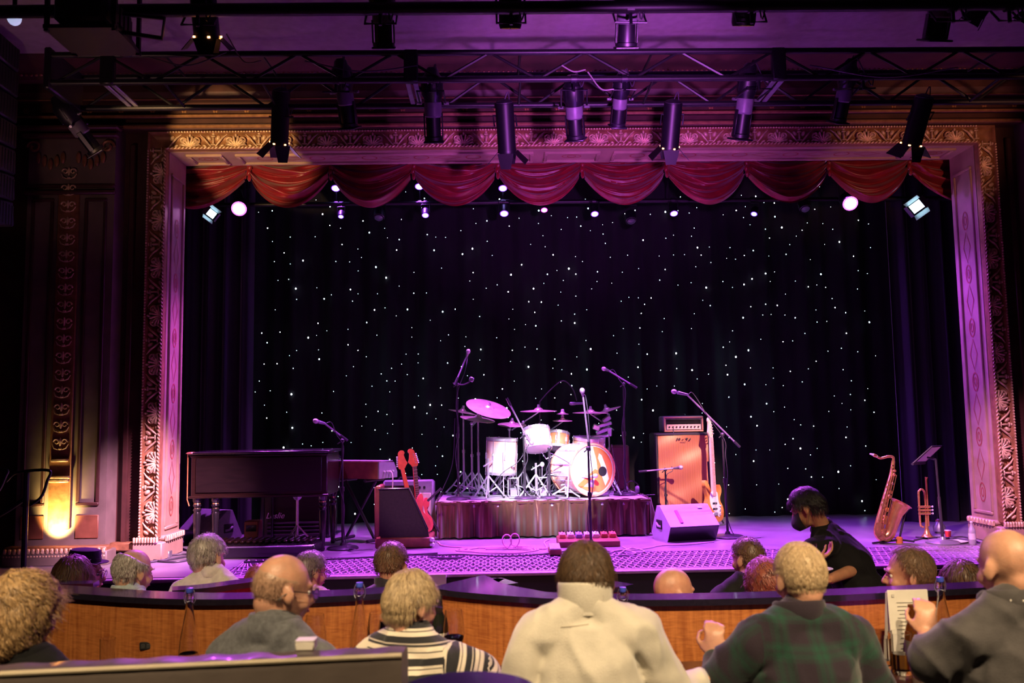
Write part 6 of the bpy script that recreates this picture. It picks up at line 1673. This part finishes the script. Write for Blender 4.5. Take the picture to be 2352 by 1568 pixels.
def person(label, neck, head, yaw=0, lean=8, sw=.185, skin='fair', shirt=None, sleeves='long', hair=None, arms=None, glasses=False, collar=None,
           vox=.009, hs=1.0, hat=None, floor=0.22, mask=False, beard=None, trousers=True, stand=None, wr=.011, bulk=1.0, face=True, shead=None, zip_=None):
    """neck=(px,py,Y) base of the neck; head=(px,py,dY,yaw,pitch,roll) centre of the head; angles in degrees, yaw positive = turned to the right"""
    global PCOUNT; PCOUNT += 1; seed = PCOUNT
    N = at(*neck); Hc = at(head[0], head[1], neck[2]+head[2])
    T = Matrix.Translation(N) @ Matrix.Rotation(-math.radians(yaw), 4, 'Z') @ Matrix.Rotation(-math.radians(lean), 4, 'X')
    H = Matrix.Translation(Hc) @ Matrix.Rotation(-math.radians(head[3]), 4, 'Z') @ Matrix.Rotation(-math.radians(head[4]), 4, 'X') @ Matrix.Rotation(math.radians(head[5]), 4, 'Y')
    root = thing('person', label, 'person', (N.x, N.y, floor)); org = Vector(root.location)
    tl = lambda *p: T@Vector(p)
    R3 = T.to_3x3()
    body, sh = MB(), MB()
    head_blobs(body, H, hs)
    capsule(body, H@(Vector((0,-.028,-.065))*hs), tl(0,.0,-.05), .053*hs, .060*hs, 14)
    def torso(mb, g):
        capsule(mb, tl(-sw*.76,.01,-.100), tl(sw*.76,.01,-.100), .070+g, .070+g, 14)
        for s in (1,-1): capsule(mb, tl(s*.012,-.004,-.018), tl(s*sw*.84,.0,-.094), .056+g*.8, .054+g, 14)
        b = bulk
        mb.ell(tl(0,.030,-.25), (sw*.98*b+g,.118*b+g,.21), 18, 14, rot=R3); mb.ell(tl(0,-.012,-.24), (sw*.88*b+g,.098*b+g,.20), 18, 14, rot=R3)
        mb.ell(tl(0,.05,-.43), (sw*.92*b+g,.130*b+g,.21), 18, 14, rot=R3)
    torso(body, 0); torso(sh, .013)
    segs = []
    A_ = arms or {}
    for s, key in ((-1,'L'), (1,'R')):
        S = tl(s*sw*.98,.01,-.102)
        if key in A_:
            E, Wr = A_[key][0], A_[key][1]
            E = at(*E) if len(E) == 3 else tl(*E[:3]); Wr = at(*Wr) if len(Wr) == 3 else tl(*Wr[:3])
        else:
            E = tl(s*sw*1.28,.06,-.36); Wr = tl(s*sw*.75,.33,-.42)
        segs.append((S, E, Wr))
        capsule(body, S, E, .055, .043, 12); capsule(body, E, Wr, .043, .029, 12)
        g = .012
        if sleeves == 'long': capsule(sh, S, E, .060+g, .050+g, 14); capsule(sh, E, Wr-(Wr-E).normalized()*.01, .050+g, .034+g*.6, 14)
        else:
            M_ = S+(E-S)*.72; capsule(sh, S, M_, .062+g, .066+g*1.2, 14)
        hd = A_.get(key+'h')
        fw = (Wr-E).normalized()
        if hd: hand_blobs(body, Wr, hd[0] or fw, hd[1], 1.0, hd[2], s)
        else: hand_blobs(body, Wr, fw, Vector((0,0,-1)) if abs(fw.z) < .8 else Vector((0,1,0)), .95, .35, s)
    if A_.get('skirt'): pass
    bm_ = remesh(body, min(vox, .008), 3); bm_.materials.append(SK[skin])
    for v in bm_.vertices: v.co -= org
    bo = link('body', bm_, root)
    if shirt:
        hip = tl(0,.03,-.60); sh.ell(hip, (sw*.98*bulk,.145*bulk,.13), 18, 12, rot=R3)
        sm = remesh(sh, vox, 4); smooth_noise_disp(sm, wr, 9.0, seed*7.3)
        pat = sm.attributes.new('pat', 'FLOAT_VECTOR', 'POINT'); Ti = T.inverted()
        vals = []
        for v in sm.vertices:
            l = Ti@v.co; q = Vector((l.x, l.y, l.z+.02*math.cos(l.x*8)))
            if abs(l.x) > sw*.93:
                S, E, Wr = segs[0 if l.x < 0 else 1]; ax = (E-S); t = (v.co-S).dot(ax)/ax.length_squared
                if t <= 1.0 or sleeves != 'long': q = Vector((l.y*1.0+(1 if l.x>0 else -1)*.2, l.y, -.075-max(-.2,t)*ax.length*1.0-.1*abs(l.x-math.copysign(sw*.93,l.x))))
                else:
                    ax2 = Wr-E; t2 = (v.co-E).dot(ax2)/ax2.length_squared; q = Vector((l.y, l.y, -.075-ax.length-t2*ax2.length))
            vals += [q.x+5, q.y+5, q.z+5]
        pat.data.foreach_set('vector', vals)
        for v in sm.vertices: v.co -= org
        sm.materials.append(shirt); so = link('shirt', sm, root)
        if collar:
            kind, h = collar[0], collar[1]; cm = collar[2] if len(collar) > 2 else shirt
            def col_f(u, v):
                a = 2*PI*u; opening = sstep(.82, 1.0, math.sin(a))      # gap at the throat
                rx, ry = .075, .078
                if kind == 'fold':
                    pr = [(-.004,-.035),(-.004,.0),(-.004,h*.7),(.001,h),(.007,h*.96),(.012,h*.4),(.012,-.012),(.002,-.03)]
                else:
                    pr = [(.0,-.04),(.0,.0),(.0,h*.5),(.003,h),(.009,h*1.01),(.011,h*.8),(.010,0),(.0,-.03)]
                k = v*(len(pr)-1); i = min(int(k), len(pr)-2); f = k-i
                dr, z = pr[i][0]*(1-f)+pr[i+1][0]*f, pr[i][1]*(1-f)+pr[i+1][1]*f
                return tl((rx+dr)*math.cos(a), .010+(ry+dr+.02*opening)*math.sin(a), z-.002-.045*max(0,math.sin(a))**1.5-.0*opening)-org
            MB().grid(40, 13, col_f, closeu=True).build('collar', cm, root, angle=80)
    if trousers:
        tr_ = MB(); tm_ = cloth_mat('dark_trousers', (.03,.03,.04), .8)
        hipc = tl(0,.02,-.60)
        if stand:
            for s in (1,-1):
                kx = Vector(stand[0 if s < 0 else 1]); capsule(tr_, hipc+R3@Vector((s*.08,0,0)), kx, .10, .062); capsule(tr_, kx, Vector((kx.x, kx.y-.05, floor+.06)), .058, .042)
        else:
            fy = Matrix.Rotation(-math.radians(yaw), 3, 'Z')
            zt = max(hipc.z-.02, floor+.16+.32)
            for s in (1,-1):
                a = Vector((hipc.x,hipc.y,min(hipc.z,zt)))+fy@Vector((s*.09,.02,0)); k = a+fy@Vector((s*.03,.36,-.0)); k.z = floor+.50 if floor+.5 < a.z+.05 else a.z
                capsule(tr_, a, k, .088, .064); capsule(tr_, k, Vector((k.x,k.y+.02,floor+.07)), .060, .042)
        tr_.ell(hipc, (sw*.95,.15,.13), 16, 12, rot=R3)
        tme = remesh(tr_, .014, 4)
        for v in tme.vertices: v.co -= org
        tme.materials.append(tm_); link('trousers', tme, root)
    if hair:
        make_hair(H, hair['style'], hair['m'], root, org, hair.get('t',.012), hair.get('n',1400), hair.get('len',.045), hair.get('curl',0), seed, hs, hair.get('w',.0016), hair.get('drop',0), hair.get('back',0))
    hl = lambda *p: H@(Vector(p)*hs)-org
    if face:
        for s in (1,-1):
            eo = MB().ell(hl(s*.031,.0755,-.001), .0100*hs, 12, 8).build('eye', EYEW, root)
            MB().ell(hl(s*.031,.0830,-.001), (.0056*hs,.0034*hs,.0056*hs), 10, 6).build('iris', IRIS, eo)
        MB().ell(hl(0,.0985,-.064), (.019*hs,.006*hs,.007*hs), 12, 6, rot=H.to_3x3().normalized()).build('lips', LIP, root)
        if hair and hair['style'] != 'none':
            for s in (1,-1): MB().tube([hl(s*.014,.097,.018), hl(s*.030,.0975,.024), hl(s*.048,.085,.018)], [.0035*hs,.004*hs,.002*hs], 6).build('eyebrow', hair.get('brow', hair['m']), root)
    if glasses:
        fm = mat('glasses_frame', (.02,.018,.02), .3, .3, var=.1); go = None
        g_ = MB()
        for s in (1,-1):
            g_.tube([hl(s*.033+.024*math.cos(a), .108, -.004+.019*math.sin(a)) for a in [k*PI/8 for k in range(16)]], .0017*hs, 6, closed=True)
            g_.tube([hl(s*.057,.106,.002), hl(s*.078,.085,.004), hl(s*.086,.0,.004), hl(s*.086,-.030,-.012), hl(s*.083,-.042,-.030)], .0018*hs, 6)
        g_.tube([hl(-.010,.110,.002), hl(0,.114,.005), hl(.010,.110,.002)], .0016*hs, 6)
        go = g_.build('glasses', fm, root)
        for s in (1,-1):
            MB().lathe([(.0235*hs,-.0006),(.0235*hs,.0006),(.001,.0008)], n=16).xf(Matrix.Translation(hl(s*.033,.108,-.004)) @ (H.to_3x3().normalized().to_4x4() @ Matrix.Rotation(-PI/2,4,'X'))).build('lens', glass, go)
    if beard:
        b = MB(); 
        for k in range(5): b.ell(hl((k-2)*.022, .070-.012*abs(k-2), -.088+.014*abs(k-2)), (.017*hs,.020*hs,.026*hs), 10, 8)
        me = remesh(b, .006, 3); me.materials.append(beard); link('beard', me, root)
    if mask:
        b = MB(); 
        def mf(u, v):
            a = (u-.5)*2.5; z = .012-.105*v; r = .060+.024*math.sin(v*PI*.85)
            return hl((r+.010)*math.sin(a)*(1.0-.15*v), .022+(r+.022)*math.cos(a)*(1-.05*v)+.016*math.exp(-(a*3)**2)*math.sin(v*PI), z-.02)
        b.grid(24, 14, mf); mo = b.build('face_mask', cloth_mat('black_mask', (.012,.011,.013), .8), root, angle=80)
        st = MB()
        for s in (1,-1):
            st.tube(bez([hl(s*.070,.030,-.01), hl(s*.080,.0,.0), hl(s*.086,-.022,.015)], 10), .0016, 5); st.tube(bez([hl(s*.060,.035,-.10), hl(s*.078,.0,-.06), hl(s*.086,-.026,-.03)], 10), .0016, 5)
        st.build('ear_loop', cloth_mat('black_mask', (.012,.011,.013)), mo)
    if hat:
        hm = cloth_mat('black_felt_hat', (.020,.012,.035), .7)
        X = Matrix.Translation(hl(0,-.012,.062)) @ H.to_3x3().normalized().to_4x4() @ Matrix.Diagonal((.92,1.15,1,1))
        ho = MB().lathe([(.086,0),(.088,.02),(.086,.06),(.080,.082),(.06,.090),(.001,.092)], n=28).xf(X).build('hat', hm, root)
        MB().lathe([(.080,.004),(.10,-.002),(.128,.006),(.130,.010),(.10,.004),(.086,.010)], n=32).xf(X).build('brim', hm, ho)
        MB().lathe([(.0885,.006),(.090,.012),(.0895,.030),(.088,.034)], n=28).xf(X).build('band', cloth_mat('dark_ribbon', (.008,.006,.012), .4), ho)
    return root
HB = lambda n, c, c2=None: hair_mat(n, c, c2)
H_blonde = HB('curly_blonde_hair', (.44,.28,.13), (.08,.04,.016)); H_ash = HB('ash_blonde_hair', (.40,.30,.17), (.09,.055,.03)); H_dark = HB('dark_brown_hair', (.15,.085,.045), (.03,.018,.012))
H_sandy = HB('sandy_grey_hair', (.50,.37,.22), (.26,.18,.10)); H_grey = HB('grey_hair', (.42,.38,.36), (.16,.14,.13)); H_stub = HB('grey_stubble', (.36,.22,.15), (.24,.14,.09)); H_stub2 = HB('faint_stubble', (.46,.25,.17), (.36,.20,.13)); H_black = HB('black_hair', (.012,.010,.012), (.005,.004,.005))
H_red = HB('red_brown_hair', (.20,.055,.035), (.06,.016,.012)); H_mid = HB('mid_brown_hair', (.20,.115,.06), (.06,.035,.02)); H_salt = HB('salt_pepper_hair', (.24,.20,.20), (.06,.05,.05)); H_aub = HB('auburn_hair', (.26,.085,.035), (.11,.035,.016))
# ---- front row, left to right
jk = cloth_mat('black_jacket', (.008,.008,.009), .85, sheen=.05)
person('woman with curly blonde hair and black jacket at the far left', (55,1500,2.75), (55,1408,.02,25,8,0), 8, 10, 0.150, 'fair', jk, 'long',
       dict(style='long', m=H_blonde, t=.022, n=3600, len=.075, curl=.011, w=.0014, drop=.045, back=.03), hs=.95, collar=('fold',.03), trousers=True)
person('bald man in glasses and grey denim shirt', (628,1432,2.85), (652,1352,.03,58,12,0), 22, 8, 0.159, 'fair', cloth_mat('grey_denim', (.13,.135,.15), .8, var=.3, vscale=60), 'long',
       dict(style='stubble', m=H_stub, t=.0010, n=900, len=.007, w=.0005), glasses=True, collar=('fold',.034), hs=.93)
person('woman with short ash blonde hair and striped sweater', (944,1452,3.0), (946,1384,.02,52,14,0), 15, 8, 0.150, 'fair', cloth_mat('striped_knit', (.6,.55,.45), .85, bump=.4, bscale=300, kind='stripe'), 'long',
       dict(style='full', m=H_ash, t=.005, n=4200, len=.050, w=.0010, drop=.006, back=.02), hs=.88, glasses=True, arms={'R': ((1108,1548,2.98),(1130,1640,3.1)), 'L': ((-.25,.08,-.32,0),(-.12,.32,-.38,0))})
cream_man = person('man with thinning dark hair and cream pullover', (1345,1378,2.75), (1345,1331,.05,-3,14,0), 0, 9, 0.158, 'fair', cloth_mat('cream_fleece', (.82,.77,.66), .85, var=.06, bump=.3, bscale=300, sheen=.5), 'long',
       dict(style='thin', m=H_dark, t=.008, n=4500, len=.045, w=.0007, back=.012), hs=.96, collar=('stand',.056), arms={'R': ((.27,.08,-.30,0),(1600,1560,2.90)), 'L': ((-.235,.05,-.36,0),(-.16,.33,-.42,0))}, bulk=1.0)
person('man with short sandy hair and dark green plaid shirt', (1838,1400,2.9), (1836,1326,.03,-12,10,0), -6, 9, 0.172, 'fair', cloth_mat('green_plaid', (.02,.04,.03), .85, kind='plaid'), 'long',
       dict(style='full', m=H_sandy, t=.004, n=5000, len=.026, w=.0006), hs=.92, collar=('fold',.034), arms={'L': ((1648,1568,2.95),(1642,1512,3.05)), 'Lh': (Vector((.05,.15,1)), Vector((.25,.9,-.1)), 1.45), 'R': ((.30,.05,-.36,0),(.18,.30,-.42,0))}, bulk=1.0)
polo_man = person('bald man in dark grey polo shirt at the right edge', (2318,1376,2.72), (2312,1298,.04,-14,10,0), -10, 9, 0.168, 'fair', cloth_mat('charcoal_polo', (.060,.055,.057), .75), 'short',
       None, hs=.96, collar=('fold',.034), arms={'L': ((2122,1535,2.80),(2128,1462,3.05)), 'Lh': (Vector((.1,.2,1)), Vector((.35,.9,.1)), 1.2), 'R': ((.32,.05,-.36,0),(.18,.30,-.42,0))}, bulk=1.0)
# small marks lying on the cloth: find the cloth under a photo pixel
from mathutils.bvhtree import BVHTree
def on_shirt(root, px, py):
    sh = [c for c in root.children if c.name.startswith('shirt')][0]; off = Vector(root.location)
    bv = BVHTree.FromPolygons([v.co+off for v in sh.data.vertices], [tuple(p.vertices) for p in sh.data.polygons])
    d = (at(px, py, 2.0)-CAMP).normalized(); hit = bv.ray_cast(CAMP, d)
    return (hit[0]+hit[1]*.0012 if hit[0] else at(px, py, 2.6))-off
sm_ = MB().tube([on_shirt(cream_man, px, py) for px, py in ((1288,1440),(1305,1439),(1322,1438),(1338,1436),(1352,1434))], .0014, 5).build('back_seam', mat('cream_seam', (.50,.44,.34), .8, var=.1), cream_man)
lg = MB()
for k, (px, py) in enumerate(((2322,1379),(2330,1376),(2338,1379),(2346,1376),(2350,1380))):
    lg.ell(on_shirt(polo_man, px, py), (.0034,.0022,.0040), 8, 6)
lg.build('shirt_mark', mat('white_embroidery', (.85,.82,.75), .6, var=.05), polo_man)
# ---- pit row
person('man in black hat, glasses and grey beard in profile', (196,1366,5.8), (196,1316,.02,82,4,0), 40, 6, 0.155, 'fair', jk, 'long', dict(style='balding', m=H_grey, t=.008, n=300, len=.03), glasses=True, hat=True, beard=H_grey, floor=0, vox=.013, hs=1.08)
person('person with smooth long brown hair before the hatted man', (166,1385,5.2), (168,1330,.02,10,6,0), 5, 8, 0.142, 'fair', jk, 'long', dict(style='long', m=H_dark, t=.016, n=900, len=.09, w=.0022, drop=.06), floor=0, vox=.013, hs=1.04)
person('balding grey-haired man in pale blue shirt', (292,1356,4.64), (308,1312,.03,38,12,0), 10, 9, 0.155, 'pale', cloth_mat('pale_blue_shirt', (.42,.52,.56), .8), 'long', dict(style='balding', m=H_grey, t=.010, n=900, len=.035), collar=('fold',.03), floor=0, vox=.012, hs=.96)
person('grey-haired man in white shirt leaning to the right', (490,1318,4.95), (478,1280,.04,25,10,-6), 10, 22, 0.172, 'pale', cloth_mat('white_shirt', (.68,.64,.58), .8), 'long', dict(style='full', m=H_grey, t=.012, n=1100, len=.035), collar=('fold',.03), floor=0, vox=.012, bulk=1.1)
person('person with auburn hair half hidden by the bald man', (598,1390,5.3), (598,1345,.02,0,8,0), 0, 8, 0.146, 'tan', jk, 'long', dict(style='full', m=H_aub, t=.010, n=700, len=.04), floor=0, vox=.013)
person('man with salt and pepper hair and glasses beyond the bald man', (728,1362,5.6), (714,1312,.03,48,10,0), 25, 8, 0.146, 'fair', cloth_mat('pink_shirt', (.60,.40,.45), .8), 'long', dict(style='full', m=H_salt, t=.010, n=900, len=.03), glasses=True, collar=('fold',.03), floor=0, vox=.013)
person('dark-haired man in black jacket close to the stage front', (893,1345,5.1), (900,1296,.02,18,6,0), 5, 8, 0.142, 'fair', cloth_mat('black_windbreaker', (.03,.028,.04), .5), 'long', dict(style='full', m=H_dark, t=.012, n=1000, len=.03), collar=('stand',.05), floor=0, vox=.013)
person('shaven-headed person just above the right ledge', (1545,1410,4.55), (1549,1360,.02,72,6,0), 40, 8, 0.155, 'fair', jk, 'long', dict(style='none', m=H_stub, n=0) and None, floor=0, vox=.012, hs=1.08)
person('dark-haired man in black shirt facing the stage', (1706,1330,5.45), (1716,1282,.03,-35,8,0), -15, 8, 0.155, 'fair', cloth_mat('black_tshirt', (.010,.010,.012), .8, sheen=.05), 'short', dict(style='full', m=H_dark, t=.010, n=1000, len=.025), floor=0, vox=.012)
person('person with bushy reddish hair beside the sandy-haired man', (1758,1388,4.62), (1758,1342,.02,-10,6,0), 0, 8, 0.142, 'fair', jk, 'long', dict(style='long', m=H_red, t=.024, n=1200, len=.05, curl=.010, w=.0022, drop=.02), floor=0, vox=.013)
person('brown-haired man in profile looking left over the ledge', (2112,1395,4.4), (2086,1318,.03,-72,4,0), -30, 8, 0.159, 'fair', jk, 'long', dict(style='receding', m=H_mid, t=.008, n=2600, len=.035, w=.0008), floor=0, vox=.011, hs=1.08)
person('person whose dark fringe of hair shows above the right ledge', (2208,1395,4.8), (2208,1342,.02,0,6,0), 0, 8, 0.146, 'fair', jk, 'long', dict(style='long', m=H_dark, t=.018, n=900, len=.08, w=.0022, drop=.05), floor=0, vox=.013)
# ---- waiter bending before the stage
WY = 5.45
wN = (1886, 1212, WY)
wt = person('waiter in black with face mask bending to serve drinks', wN, (1852,1166,-.02,-62,28,4), -58, 38, 0.150, 'tan', cloth_mat('black_waiter_shirt', (.006,.006,.007), .8, sheen=.05), 'short',
       dict(style='full', m=H_black, t=.013, n=2400, len=.055, w=.0010, back=.03), mask=True, floor=0, vox=.010, hs=.95, collar=('fold',.03),
       arms={'L': ((1858,1268,5.30),(1866,1286,5.08)), 'Lh': (Vector((.8,-.1,.30)), Vector((-.3,.2,.9)), .8), 'R': ((1978,1302,5.35),(1905,1330,5.05))},
       stand=(at(1960,1480,5.5), at(2010,1480,5.6)))
# red drink held by the waiter
dk = at(1863, 1268, 5.02); o = thing('red_drink_glass', 'glass of red drink in the hand of the waiter', 'glass', dk-Vector((0,0,.05)))
MB().lathe([(.026,0),(.028,.004),(.034,.10),(.032,.10),(.026,.010),(.001,.010)], n=20).build('glass_body', glass, o)
MB().lathe([(.001,.011),(.0255,.012),(.031,.075),(.001,.075)], n=18).build('drink', mat('red_drink', (.55,.03,.03), .1, trans=.4, var=.05), o)
pl2 = on(1892, 1318, at(1892,1318,5.0).z); o = thing('white_saucer', 'small white saucer held low by the waiter', 'plate', at(1888, 1310, 5.02))
MB().lathe([(.03,0),(.05,.004),(.062,.012),(.060,.014),(.045,.007),(.001,.006)], n=24).build('plate_body', M['white'], o)
